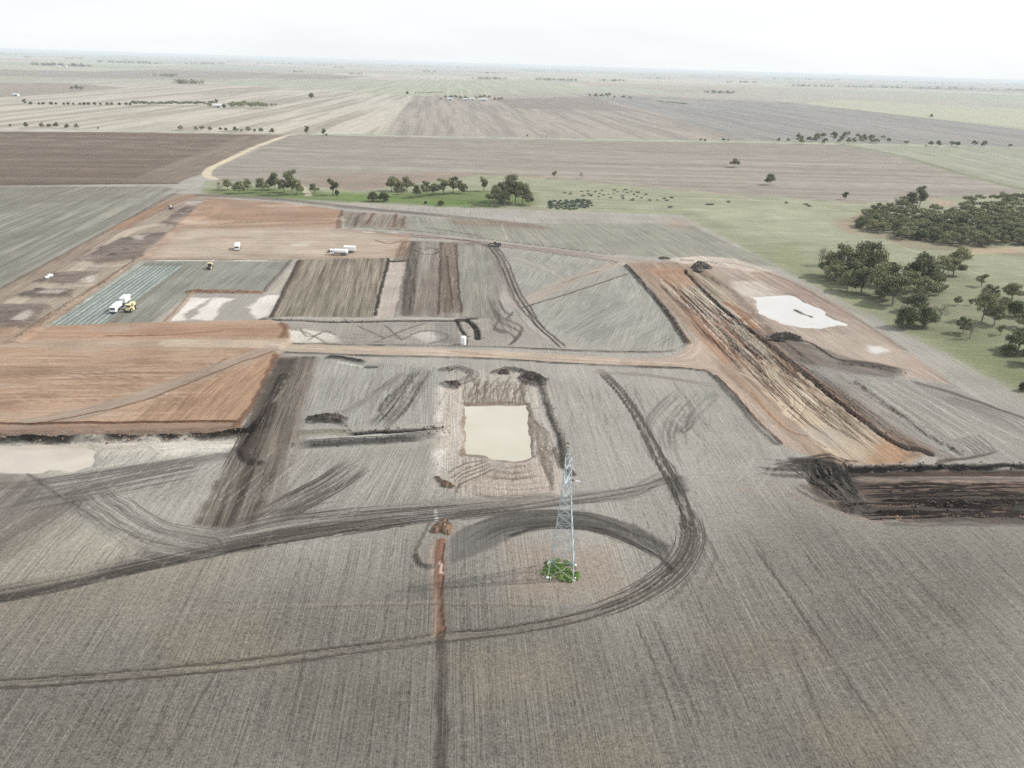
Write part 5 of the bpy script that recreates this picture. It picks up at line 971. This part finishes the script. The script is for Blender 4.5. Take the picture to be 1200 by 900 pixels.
# far belts that read as one mass
def belt(u0, u1, v0, v1, h, n, label):
    a, b = gp((u0, v0)), gp((u1, v1)); r = np.random.default_rng(int(u0 * 7 + v0)); L = np.hypot(*(b - a)); lobes = []
    for k in range(n):
        p = a + (b - a) * r.random() + r.normal(size=2) * 14; hh = h * 1.5 * r.uniform(.5, 1.1)
        lobes.append((np.array([p[0], p[1], hh * .52]), (hh * .55, hh * .55, hh * .5)))
    tag(obj('tree_belt', leaf_mesh('tree_belt', lobes, n * 46, h * .13, r), M_LEAF), label, kind='stuff')
for u0, u1, v0, v1, h, n in ((38, 105, 76.5, 78.5, 16, 60), (115, 190, 73.5, 75.5, 18, 60), (25, 36, 68, 68, 16, 12), (76, 98, 69.5, 69.5, 16, 20), (218, 262, 75, 75.5, 17, 40), (265, 280, 72.5, 72.5, 16, 14), (188, 206, 90, 90.4, 12, 22), (209, 231, 98.2, 98.8, 12, 34), (340, 359, 84.5, 84.8, 11, 12), (390, 404, 79.5, 80, 15, 12), (409, 425, 87, 87.5, 11, 14), (494, 514, 84.6, 84.6, 14, 18), (556, 590, 93, 93.5, 13, 44), (560, 584, 86, 86.4, 12, 24), (626, 678, 93.8, 95.5, 13, 60), (618, 642, 84, 84.6, 14, 22), (700, 730, 95, 95.4, 12, 30), (745, 770, 88, 88.6, 14, 22), (755, 790, 92.5, 93, 13, 24), (834, 857, 109.3, 109.8, 10, 34), (850, 890, 97, 97.6, 14, 26), (928, 978, 101.3, 102, 14, 40), (980, 1056, 102.2, 103.6, 14, 60), (1068, 1100, 104, 104.6, 14, 30), (1100, 1240, 104.3, 107.5, 17, 110), (800, 860, 89.5, 90, 18, 30), (900, 990, 93, 95, 20, 40), (1000, 1130, 96, 99, 20, 50), (300, 420, 74.5, 77, 20, 40), (440, 560, 77.5, 80, 20, 40), (600, 720, 81.5, 84.5, 20, 40), (1140, 1230, 99.5, 101, 20, 40), (0, 60, 63.5, 65, 22, 30), (120, 250, 66.5, 69.5, 22, 50)):
    belt(u0, u1, v0, v1, h, n, None)
# saltbush tussocks on the paddock
def bush_proto(seed):
    r = np.random.default_rng(seed); lobes = [(np.array([r.normal() * .5, r.normal() * .5, .45]), (.6, .6, .45)) for _ in range(5)]
    me = leaf_mesh('foliage', lobes, 220, .16, r); me.materials.append(M_SALT); st = join_mesh('stem', [tube([(0, 0, -.1), (.1, 0, .3), (l[0][0] * .8, l[0][1] * .8, .6)], [.06, .05, .02], 4) for l in lobes]); st.materials.append(M_BARK); return me, st
SB = [bush_proto(k) for k in range(3)]
def shrub(x, y, s, label, group):
    e = obj('saltbush', None); e.location = (x, y, gz_fast(x, y)); e.scale = (s, s, s * .8); e.rotation_euler = (0, 0, random.uniform(0, 6)); f, st = random.choice(SB); obj('foliage', f, None, e); obj('stem', st, None, e); tag(e, label, 'shrub', group)
for q in fill_poly([(645, 236), (688, 234), (695, 242), (672, 246), (642, 245)], 3.6, 60): shrub(q[0], q[1], random.uniform(1.3, 2.2), 'bluish saltbush in the thick patch right of the big clump', 'thick saltbush patch')
for q in fill_poly([(650, 226), (730, 222), (790, 232), (780, 237), (690, 231)], 7, 36): shrub(q[0], q[1], random.uniform(.9, 1.6), 'scattered saltbush on the pale green paddock beyond the thick patch', 'scattered saltbush')
for k, (u, v) in enumerate([(830, 240), (834, 240), (853, 237), (922, 238), (945, 240), (948, 242), (785, 243), (741, 235)]): g = gp((u, v)); shrub(g[0], g[1], 1.6, 'lone dark shrub on the open paddock between clump and wood', 'lone paddock shrubs')
# weeds round the pylon's feet
TB = gp((658, 670)); r_ = np.random.default_rng(5); lob = []
for k in range(150):
    q = r_.uniform(-4.6, 4.6, 2) * [1.0, .9]
    if np.hypot(*q) < 4.3 * r_.uniform(.75, 1.08): lob.append((np.array([TB[0] + q[0], TB[1] + q[1] + .2, .22 + gz_fast(*TB)]), (.55, .55, .3)))
tag(obj('weeds', leaf_mesh('weeds', lob, 8000, .12, r_, 1.2), M_GRASS), 'bright green weeds growing round the feet of the pylon', kind='stuff')

# ----------------------------------------------------------------- pylon
def bar_mesh(name, a, b, w):
    a, b = np.array(a, float), np.array(b, float); V, F = tube([a, b], [w, w], 4); F = list(F) + [(3, 2, 1, 0), (4, 5, 6, 7)]
    me = bpy.data.meshes.new(name); me.from_pydata([tuple(v) for v in V], [], F); me.update(); me.materials.append(M_STEEL); return me
def pylon():
    z0 = gz_fast(*TB); e = obj('transmission_pylon', None); e.location = (TB[0], TB[1], z0); e.rotation_euler = (0, 0, R(-7))
    tag(e, 'bluish-grey lattice steel pylon standing alone in green weeds', 'pylon')
    def half(z): return np.interp(z, [0, 13.0, 20.0, 27.0], [2.75, 1.5, .92, .66])
    def cor(z, k): h = half(z); sx, sy = [(-1, -1), (1, -1), (1, 1), (-1, 1)][k % 4]; return np.array([sx * h, sy * h, z])
    for k in range(4):
        obj('leg', bar_mesh('leg', cor(0, k), cor(13.0, k), .105), None, e); obj('middle_leg', bar_mesh('middle_leg', cor(13.0, k), cor(20.0, k), .09), None, e); obj('upper_leg', bar_mesh('upper_leg', cor(20.0, k), cor(27, k), .075), None, e)
    lv = [0, 4.0, 7.4, 10.4, 13.0, 15.0, 16.8, 18.4, 20.0, 21.8, 23.6, 25.3, 27.0]
    for i in range(len(lv) - 1):
        for k in range(4):
            w = .052 if i < 7 else .047
            obj('diagonal_brace', bar_mesh('diagonal_brace', cor(lv[i], k), cor(lv[i + 1], k + 1), w), None, e); obj('diagonal_brace', bar_mesh('diagonal_brace', cor(lv[i], k + 1), cor(lv[i + 1], k), w), None, e)
            obj('horizontal_strut', bar_mesh('horizontal_strut', cor(lv[i + 1], k), cor(lv[i + 1], k + 1), w), None, e)
    for k in range(4): obj('earth_wire_peak', bar_mesh('earth_wire_peak', cor(27, k), (0, 0, 30.2), .06), None, e)
    for z, ln in ((20.2, 3.4), (23.6, 3.9), (26.4, 3.0)):
        for s in (-1, 1):
            tip = np.array([.25 * s, s * ln, z + .15]); arm = obj('crossarm', bar_mesh('crossarm', cor(z, 0 if s < 0 else 3), tip, .065), None, e)
            for q in (cor(z, 1 if s < 0 else 2), cor(z + 1.5, 0 if s < 0 else 3), cor(z + 1.5, 1 if s < 0 else 2)): obj('chord', bar_mesh('chord', q, tip, .055), None, arm)
            obj('insulator', bar_mesh('insulator', tip, tip - [0, 0, 1.6], .09), None, arm)
    for k in range(4): 
        c = cor(0, k); me = join_mesh('footing', [tube([(c[0], c[1], -.3), (c[0], c[1], .32), (c[0], c[1], .34)], [.34, .34, .02], 10)]); me.materials.append(M_CONC); obj('footing', me, None, e)
pylon()
def marker(u, v, lab):
    g = gp((u, v)); e = obj('marker_post', None); e.location = (g[0], g[1], gz_fast(*g)); tag(e, lab, 'post', 'white posts round the pylon')
    m = join_mesh('post', [tube([(0, 0, -.2), (0, 0, .75)], [.09, .09], 8)]); m.materials.append(M_CONC); obj('post', m, None, e)
    m = join_mesh('cap', [tube([(0, 0, .75), (0, 0, .8), (0, 0, .95), (0, 0, 1.0)], [.05, .15, .15, .03], 8)]); m.materials.append(M_WHITE); obj('cap', m, None, e)
marker(642, 664, 'white marker post at the far left corner of the weeds under the pylon'); marker(645, 681, 'white marker post at the near left corner of the weeds under the pylon'); marker(674, 681, 'white marker post at the near right corner of the weeds under the pylon')

# ----------------------------------------------------------------- vehicles and small site objects
def prim(kind, c, s, tp=1.0, axis='x'):
    """box: c is the centre of its foot, s its size, tp the top's scale; cyl: s = (radius, length)"""
    if kind == 'box':
        t = (tp, tp) if isinstance(tp, (int, float)) else tp; x, y, h = s[0] / 2, s[1] / 2, s[2]; bv = min(x, y, h) * .12; V = []
        for z, k in ((0, 0), (bv, 1), (h - bv, 1), (h, 0)):
            f = z / h; sx, sy = x * (1 + (t[0] - 1) * f) - (0 if k else bv), y * (1 + (t[1] - 1) * f) - (0 if k else bv)
            V += [(c[0] + a * sx, c[1] + b * sy, c[2] + z) for a, b in ((-1, -1), (1, -1), (1, 1), (-1, 1))]
        F = [(3, 2, 1, 0), (12, 13, 14, 15)]
        for k in range(3):
            for j in range(4): i0, i1 = k * 4 + j, k * 4 + (j + 1) % 4; F.append((i0, i1, i1 + 4, i0 + 4))
        return V, F
    r, L = s; d = {'x': np.array([1, 0, 0]), 'y': np.array([0, 1, 0]), 'z': np.array([0, 0, 1])}[axis]; c = np.array(c, float)
    V, F = tube([c - d * L / 2, c - d * L * .46, c + d * L * .46, c + d * L / 2], [r * .9, r, r, r * .9], 14); n = len(V)
    return V, list(F) + [tuple(range(13, -1, -1)), tuple(range(n - 14, n))]
def part(name, parent, mat, *prims):
    me = join_mesh(name, [prim(*p) if isinstance(p, tuple) and isinstance(p[0], str) else p for p in prims]); me.materials.append(mat); return obj(name, me, None, parent)
def wheel(parent, x, y, r, w):
    o = part('wheel', parent, M_RUB, ('cyl', (x, y, r), (r, w), 1, 'y')); part('rim', o, M_STEEL, ('cyl', (x, y, r), (r * .5, w * 1.06), 1, 'y')); return o
def vehicle(name, label, cat, at_px, face=None, face_px=None, group=None):
    g = gp(at_px); e = obj(name, None); e.location = (g[0], g[1], gz_fast(*g) + .02); d = face_px if face_px is not None else face
    e.rotation_euler = (0, 0, math.atan2(d[1], d[0])); return tag(e, label, cat, group)
PADDIR = -dirn((60, 381), (168, 307))      # along the lime strips, towards the camera
# +x is forward
t = vehicle('spreader_truck', 'white lime spreader truck leading a white trailer on the pale strips', 'truck', (137, 365), PADDIR)
part('chassis', t, M_DARK, ('box', (0, 0, .75), (8.2, 1.0, .35))); cab = part('cab', t, M_WHITE, ('box', (3.2, 0, .7), (2.1, 2.45, 2.3), (.86, .94)))
part('windscreen', cab, M_GLASS, ('box', (4.12, 0, 1.75), (.12, 2.1, .85), .95)); part('bumper', cab, M_DARK, ('box', (4.3, 0, .5), (.25, 2.4, .5)))
hp = part('hopper', t, M_WHITE, ('box', (-1.3, 0, 1.25), (5.6, 1.7, 1.9), (1.0, 1.45))); part('hopper_lid', hp, M_STEEL, ('box', (-1.3, 0, 3.16), (4.2, .9, .12))); part('spreader_box', t, M_DARK, ('box', (-4.3, 0, .5), (.7, 2.5, .8)))
for x in (3.0, -1.4, -2.8):
    for y in (-1.05, 1.05): wheel(t, x, y, .52, .36)
t = vehicle('spreader_trailer', 'high white bulk trailer behind the white spreader truck', 'trailer', (147.5, 357), PADDIR)
part('chassis', t, M_DARK, ('box', (0, 0, .8), (6.4, 1.0, .3))); part('drawbar', t, M_DARK, ('box', (3.9, 0, .8), (1.6, .2, .2)))
hp = part('hopper', t, M_WHITE, ('box', (-.2, 0, 1.2), (5.8, 1.9, 2.4), (1.05, 1.4))); part('hopper_lid', hp, M_STEEL, ('box', (-.2, 0, 3.62), (4.6, 1.2, .12)))
for x in (-1.9, -.6, 1.6):
    for y in (-1.05, 1.05): wheel(t, x, y, .52, .36)
def stabiliser(label, at_px, d):
    t = vehicle('soil_stabiliser', label, 'machine', at_px, d, group='yellow stabilising machines')
    part('frame', t, M_YEL, ('box', (0, 0, .9), (7.0, 1.6, .7))); hood = part('engine_hood', t, M_YEL, ('box', (-2.2, 0, 1.6), (2.7, 2.2, 1.3), (.92, .9))); part('grille', hood, M_DARK, ('box', (-3.56, 0, 1.75), (.1, 1.7, .9)))
    cab = part('cab', t, M_YEL, ('box', (2.0, .1, 1.6), (1.6, 1.7, 1.5), .92)); part('window_band', cab, M_GLASS, ('box', (2.0, .1, 2.15), (1.66, 1.76, .65), .95)); part('cab_roof', cab, M_YEL, ('box', (2.0, .1, 3.1), (1.9, 2.0, .14)))
    dr = part('drum_hood', t, M_YEL, ('box', (.2, 0, .25), (2.0, 2.9, 1.35), (.7, .96))); part('rotor', dr, M_DARK, ('cyl', (.2, 0, .5), (.52, 2.6), 1, 'y'))
    for x in (-2.6, 2.7):
        for y in (-1.15, 1.15): wheel(t, x, y, .82, .55)
    return t
stabiliser('pale yellow soil stabiliser working beside the white spreader truck', (153.5, 364.5), PADDIR)
t = vehicle('padfoot_roller', 'yellow roller with a dark cab at the top edge of the stabilised pad', 'roller', (246.5, 315), PADDIR)
part('rear_body', t, M_YEL, ('box', (-1.7, 0, .9), (2.6, 1.7, 1.2), (.9, .9))); cab = part('cab', t, M_DARK, ('box', (.1, 0, 1.0), (1.5, 1.6, 1.7), .92)); part('cab_roof', cab, M_YEL, ('box', (.1, 0, 2.72), (1.8, 1.9, .14))); part('window_band', cab, M_GLASS, ('box', (.1, 0, 1.75), (1.54, 1.64, .75), .95))
fr = part('drum_frame', t, M_YEL, ('box', (2.2, -1.2, .6), (2.6, .2, .5)), ('box', (2.2, 1.2, .6), (2.6, .2, .5)), ('box', (1.1, 0, .7), (.4, 2.4, .45))); part('drum', fr, M_DARK, ('cyl', (2.4, 0, .78), (.78, 2.1), 1, 'y'))
for y in (-.95, .95): wheel(t, -1.7, y, .8, .6)
CAMD = np.array([0.05, -1.0])
t = vehicle('tipper_truck', 'white truck parked alone facing forward on the upper clay pad', 'truck', (278.5, 293), np.array([.25, -1.0]))
part('chassis', t, M_DARK, ('box', (0, 0, .7), (7.6, 1.0, .35))); cab = part('cab', t, M_WHITE, ('box', (2.9, 0, .6), (2.0, 2.5, 2.2), (.85, .95))); part('windscreen', cab, M_GLASS, ('box', (3.82, 0, 1.6), (.14, 2.2, .8), .95)); part('bumper', cab, M_STEEL, ('box', (3.98, 0, .4), (.25, 2.4, .5)))
part('tipper_body', t, M_WHITE, ('box', (-1.2, 0, 1.15), (5.2, 2.5, 2.1), 1.02))
for x in (2.8, -1.5, -2.8):
    for y in (-1.05, 1.05): wheel(t, x, y, .52, .36)
t = vehicle('tanker_truck', 'white water tanker truck facing left on the upper clay pad', 'truck', (397.5, 299.5), np.array([-1.0, .06]))
part('chassis', t, M_DARK, ('box', (0, 0, .7), (9.4, 1.0, .35))); cab = part('cab', t, M_WHITE, ('box', (3.7, 0, .6), (2.1, 2.5, 2.3), (.85, .95))); part('windscreen', cab, M_GLASS, ('box', (4.66, 0, 1.6), (.14, 2.2, .9), .95)); part('side_window', cab, M_GLASS, ('box', (3.8, 0, 1.7), (.9, 2.54, .7), .97))
tk = part('tank', t, M_WHITE, ('cyl', (-1.2, 0, 2.2), (1.25, 6.9), 1, 'x')); part('walkway', tk, M_STEEL, ('box', (-1.2, 0, 3.42), (5.6, .6, .1))); part('spray_bar', t, M_DARK, ('box', (-4.8, 0, .6), (.25, 2.5, .25)))
for x in (3.6, -1.6, -2.9):
    for y in (-1.05, 1.05): wheel(t, x, y, .52, .36)
t = vehicle('box_trailer', 'white box trailer standing right behind the tanker truck', 'trailer', (410, 296.5), np.array([-1.0, .03]))
part('chassis', t, M_DARK, ('box', (0, 0, .7), (6.2, 1.1, .3))); bx_ = part('box_body', t, M_WHITE, ('box', (0, 0, 1.05), (6.3, 2.45, 2.5))); part('rear_door', bx_, M_ROOF, ('box', (-3.16, 0, 1.25), (.06, 2.1, 2.1))); part('drawbar', t, M_DARK, ('box', (3.8, 0, .7), (1.5, .2, .2)))
for x in (-1.4, -.2):
    for y in (-1.05, 1.05): wheel(t, x, y, .48, .34)
t = vehicle('parked_ute', 'small maroon utility vehicle with a pale roof beside the tanker truck', 'ute', (389, 296.5), np.array([-.95, -.25]))
part('body', t, M_MAROON, ('box', (0, 0, .45), (5.0, 1.85, .75), .97)); cab = part('cabin', t, M_GLASS, ('box', (.35, 0, 1.2), (2.1, 1.7, .65), (.72, .86))); part('roof', cab, M_WHITE, ('box', (.35, 0, 1.86), (1.5, 1.45, .06))); part('tray', t, M_DARK, ('box', (-1.6, 0, 1.2), (1.7, 1.75, .14)))
for x in (1.6, -1.6):
    for y in (-.85, .85): wheel(t, x, y, .38, .26)
t = vehicle('compact_excavator', 'small dark excavator with a raised boom on the yard\'s upper left corner', 'excavator', (200.5, 245), np.array([-.6, -.8]))
for y in (-.8, .8): part('track', t, M_RUB, ('box', (0, y, 0), (2.6, .5, .7), (.8, 1)))
hs = part('house', t, M_MAROON, ('box', (-.3, 0, .75), (2.2, 1.8, .8), .95)); cab = part('cab', t, M_WHITE, ('box', (.2, .4, 1.5), (1.1, 1.0, 1.3), .95)); part('window_band', cab, M_GLASS, ('box', (.2, .4, 1.95), (1.14, 1.04, .6), .95))
bm_ = part('boom', t, M_MAROON, tube([(.8, -.3, 1.3), (2.0, -.3, 3.2), (3.1, -.3, 3.3)], [.2, .2, .15], 4), tube([(3.1, -.3, 3.3), (3.7, -.3, 1.6)], [.14, .1], 4)); part('bucket', bm_, M_DARK, ('box', (3.7, -.3, .9), (.7, .8, .7), .7))
t = vehicle('grader', 'dark machine parked on the upper dirt track where the curved track leaves it', 'grader', (581, 289), np.array([-.97, -.1]))
part('body', t, M_DARK, ('box', (-1.5, 0, .8), (3.2, 1.9, 1.2), (.9, .9))); cab = part('cab', t, M_MAROON, ('box', (.6, 0, 1.0), (1.4, 1.6, 1.8), .92)); part('window_band', cab, M_GLASS, ('box', (.6, 0, 1.8), (1.44, 1.64, .7), .95)); part('front_frame', t, M_DARK, tube([(1.0, 0, 1.5), (3.0, 0, 1.6), (4.3, 0, .9)], [.22, .2, .18], 5)); part('blade', t, M_DARK, ('box', (2.2, 0, .15), (.2, 3.4, .6)))
for x in (-2.3, -.9):
    for y in (-.95, .95): wheel(t, x, y, .62, .4)
for y in (-.9, .9): wheel(t, 4.2, y, .6, .36)
t = vehicle('water_tank', 'upright white rounded tank standing at the haul road beside dark trenches', 'tank', (543, 403), CAMD)
part('shell', t, M_WHITE, tube([(0, 0, 0), (0, 0, .05), (0, 0, 2.9), (0, 0, 3.3), (0, 0, 3.5)], [1.0, 1.12, 1.12, .8, .05], 18)); part('lid', t, M_STEEL, ('cyl', (.1, 0, 3.52), (.3, .12), 1, 'z')); part('outlet', t, M_DARK, ('cyl', (1.15, 0, .4), (.1, .3), 1, 'x'))
g = gp((57, 329))
for k, (u, v, s, lab) in enumerate(((56, 329.6, .6, 'white bulk bag on the small dark mound, left of two'), (60, 327.2, .8, 'larger white bulk bag on the small dark mound, right of two'))):
    t = vehicle('bulk_bag', lab, 'bag', (u, v), np.array([.8, .6]), group='white bags on the mound'); part('sack', t, M_WHITE, ('box', (0, 0, 0), (2.6 * s, 1.7 * s, 1.0), (1.08, 1.08))); part('mouth', t, M_ROOF, ('box', (0, 0, .98), (1.9 * s, 1.0 * s, .35), .5))
t = vehicle('survey_sheet', 'small pale weighted sheet lying right of the pylon near the track', 'sheet', (677, 564), np.array([1, -.1])); part('sheet', t, M_ROOF, ('box', (0, 0, 0), (1.3, .55, .08), .96)); part('weight', t, M_DARK, ('box', (-1.3, .1, 0), (.5, .4, .3), .8))
# heaps of clods
def heap(u, v, w, d, h, mat, label, rot=0.0, seed=0):
    g = gp((u, v)); r = np.random.default_rng(900 + seed); n = 26; V, F = [], []
    for j in range(n + 1):
        for i in range(n + 1):
            x, y = (i / n - .5) * 2, (j / n - .5) * 2; q = math.hypot(x, y); th = math.atan2(y, x)
            edge = 1 + .22 * math.sin(3 * th + seed) + .14 * math.sin(5 * th + 2 * seed); f = max(0.0, 1 - (q / .85 / edge) ** 2)
            zz = h * f ** .8 + (r.normal() * .13 * h + .12 * h * math.sin(9 * x + seed) * math.cos(8 * y)) * (f > .02) * min(1, f * 3) - (.25 if f < .02 else 0)
            V.append((x * w / 2 + r.normal() * w * .008, y * d / 2 + r.normal() * d * .008, zz))
    for j in range(n):
        for i in range(n): k = j * (n + 1) + i; F.append((k, k + 1, k + n + 2, k + n + 1))
    me = bpy.data.meshes.new('spoil_heap'); me.from_pydata(V, [], F); me.update(); o = obj('spoil_heap', me, mat); o.location = (g[0], g[1], gz_fast(*g)); o.rotation_euler = (0, 0, rot)
    return tag(o, label, 'heap')
heap(821, 313, 12, 17, 2.6, M_CLOD, 'nearly black spoil heap at the top of the long excavation', -.5, 1); heap(778, 303, 8, 5, 1.0, M_CLOD, 'small dark spoil heap at the left end of the pale strip', 0, 2)
heap(922, 396, 15, 7, 2.2, M_CLOD, 'dark spoil heap beside the right wall of the long excavation', -.3, 3); heap(519, 619, 6.0, 6.5, 1.5, M_CLODB, 'brown clod heap at the head of the reddish backfilled trench', .2, 4)
heap(383, 492, 12, 5, 1.5, M_CLOD, 'long dark heap above the left end of the spoil trench', 0, 5); heap(532, 452, 4.5, 3, .9, M_CLOD, 'small dark clod pile at the pond cut\'s upper left corner', -.4, 6); heap(524, 569, 4, 2.6, .8, M_CLODB, 'small reddish clod pile at the pond cut\'s lower left corner', -.5, 7)
heap(625, 444, 10, 5, 1.6, M_CLOD, 'crescent dark heap at the pond cut\'s upper right corner', -.5, 8); heap(590, 437, 5, 4, 1.2, M_CLOD, 'dark clod pile on the top edge of the pond cut', 0, 9)
# clods shed along the banks and cut edges: nobody could count them
def clods(paths, label, mat, per_m, spread, size, seed):
    r = np.random.default_rng(seed); ico = np.array([(0, 0, 1), (.9, 0, .2), (.28, .85, .15), (-.73, .53, .25), (-.73, -.53, .1), (.28, -.85, .2), (0, 0, -.5)]); fc = np.array([(0, 1, 2), (0, 2, 3), (0, 3, 4), (0, 4, 5), (0, 5, 1), (6, 2, 1), (6, 3, 2), (6, 4, 3), (6, 5, 4), (6, 1, 5)]); V, F, o = [], [], 0
    for px in paths:
        P = smooth_line(gps(px)); sg = np.hypot(*np.diff(P, axis=0).T); cu = np.concatenate([[0], np.cumsum(sg)])
        for q in r.uniform(0, cu[-1], int(cu[-1] * per_m)):
            x = np.interp(q, cu, P[:, 0]) + r.normal() * spread; y = np.interp(q, cu, P[:, 1]) + r.normal() * spread
            if poly_sd(PYL, np.array([x]), np.array([y]))[0] > 0: continue
            s_ = size * r.uniform(.4, 1.5) * np.array([r.uniform(.7, 1.3), r.uniform(.7, 1.3), r.uniform(.5, .9)]); th = r.uniform(0, 6.3); c, sn = math.cos(th), math.sin(th)
            k = ico * s_ * (1 + r.normal(size=(7, 1)) * .15); V.append(np.stack([k[:, 0] * c - k[:, 1] * sn + x, k[:, 0] * sn + k[:, 1] * c + y, k[:, 2] + gz_fast(x, y)], 1)); F.append(fc + o); o += 7
    tag(obj('earth_clods', mesh_np('earth_clods', np.concatenate(V), np.concatenate(F)), mat), label, kind='stuff')
PYL = gps([(640, 655), (676, 655), (680, 685), (638, 685)])
DARKL = [[(344, 522), (400, 519), (470, 515), (528, 506)], [(402, 506), (440, 504), (480, 502), (525, 500)], [(358, 496), (385, 494), (408, 498)], [(635, 448), (642, 475), (652, 500), (660, 522), (664, 545)], [(994, 547), (1080, 545), (1200, 544)], [(534, 376), (540, 385), (545, 396)], [(545, 375), (553, 380), (559, 388), (560, 397)], [(310, 374), (400, 377), (545, 376)], [(920, 545), (960, 560), (1000, 590)], [(1020, 588), (1100, 586), (1200, 583)], [(980, 426), (1020, 430), (1060, 437)], [(580, 437), (612, 437), (634, 448)], [(520, 434), (550, 438), (528, 452)]]
clods(DARKL, 'dark clods shed along the trenches and spoil banks', M_CLOD, 1.6, .8, .34, 21)
clods([[(-60, 517), (60, 516), (150, 516), (240, 514), (288, 508)], [(803, 316), (856, 366), (935, 428), (1045, 512), (1090, 533)], [(733, 312), (758, 337), (784, 369), (805, 402)], [(1003, 448), (1050, 482), (1128, 533)], [(1010, 602), (1100, 601), (1200, 600)], [(504, 616), (519, 622), (530, 614)], [(20, 402), (62, 372), (110, 342), (165, 305)], [(222, 343), (262, 343), (306, 344)]], 'brown clods along the edges of the cuts and banks', M_CLODB, 1.5, .9, .36, 22)
# farm buildings
def shed(u, v, L, W, H, lab, name='farm_shed', rot=0.0, cat='shed'):
    g = gp((u, v)); e = obj(name, None); e.location = (g[0], g[1], 0); e.rotation_euler = (0, 0, rot); tag(e, lab, cat)
    part('wall', e, M_WALL, ('box', (0, 0, 0), (L, W, H), 1.0)); x, y, k = L / 2 + .4, W / 2 + .5, H + W * .22
    V = [(-x, -y, H - .1), (x, -y, H - .1), (x, 0, k), (-x, 0, k), (-x, y, H - .1), (x, y, H - .1), (-x, -y, H - .3), (x, -y, H - .3), (x, y, H - .3), (-x, y, H - .3)]
    F = [(0, 1, 2, 3), (3, 2, 5, 4), (0, 3, 4, 9, 6), (1, 7, 8, 5, 2), (0, 6, 7, 1), (4, 5, 8, 9)]
    me = bpy.data.meshes.new('roof'); me.from_pydata(V, [], F); me.update(); me.materials.append(M_ROOF); obj('roof', me, None, e)
    part('door', e, M_DARK, ('box', (L * .15, -W / 2 - .03, 0), (min(4, L * .25), .12, H * .75)))
shed(527, 117.6, 15, 10, 4.5, 'white shed at the left of the farm amid the brown field'); shed(545, 118, 10, 9, 4.5, 'small white shed, second of the farm group', rot=.2); shed(553, 117.5, 15, 10, 4.5, 'pale shed in the middle of the farm group'); shed(566, 118.2, 24, 10, 4.5, 'long low white shed at the right of the farm group', rot=-.05)
shed(255.5, 126.2, 17, 12, 4.5, 'white farmhouse between two clumps of trees on pale stubble', 'farmhouse', 0, 'house')
shed(19, 112.6, 12, 9, 4, 'pale shed alone far left above the dotted tree row'); shed(68, 78.6, 26, 18, 7, 'white shed far off in a dark belt, left of two'); shed(77, 78.6, 20, 16, 7, 'white shed far off in a dark belt, right of two')
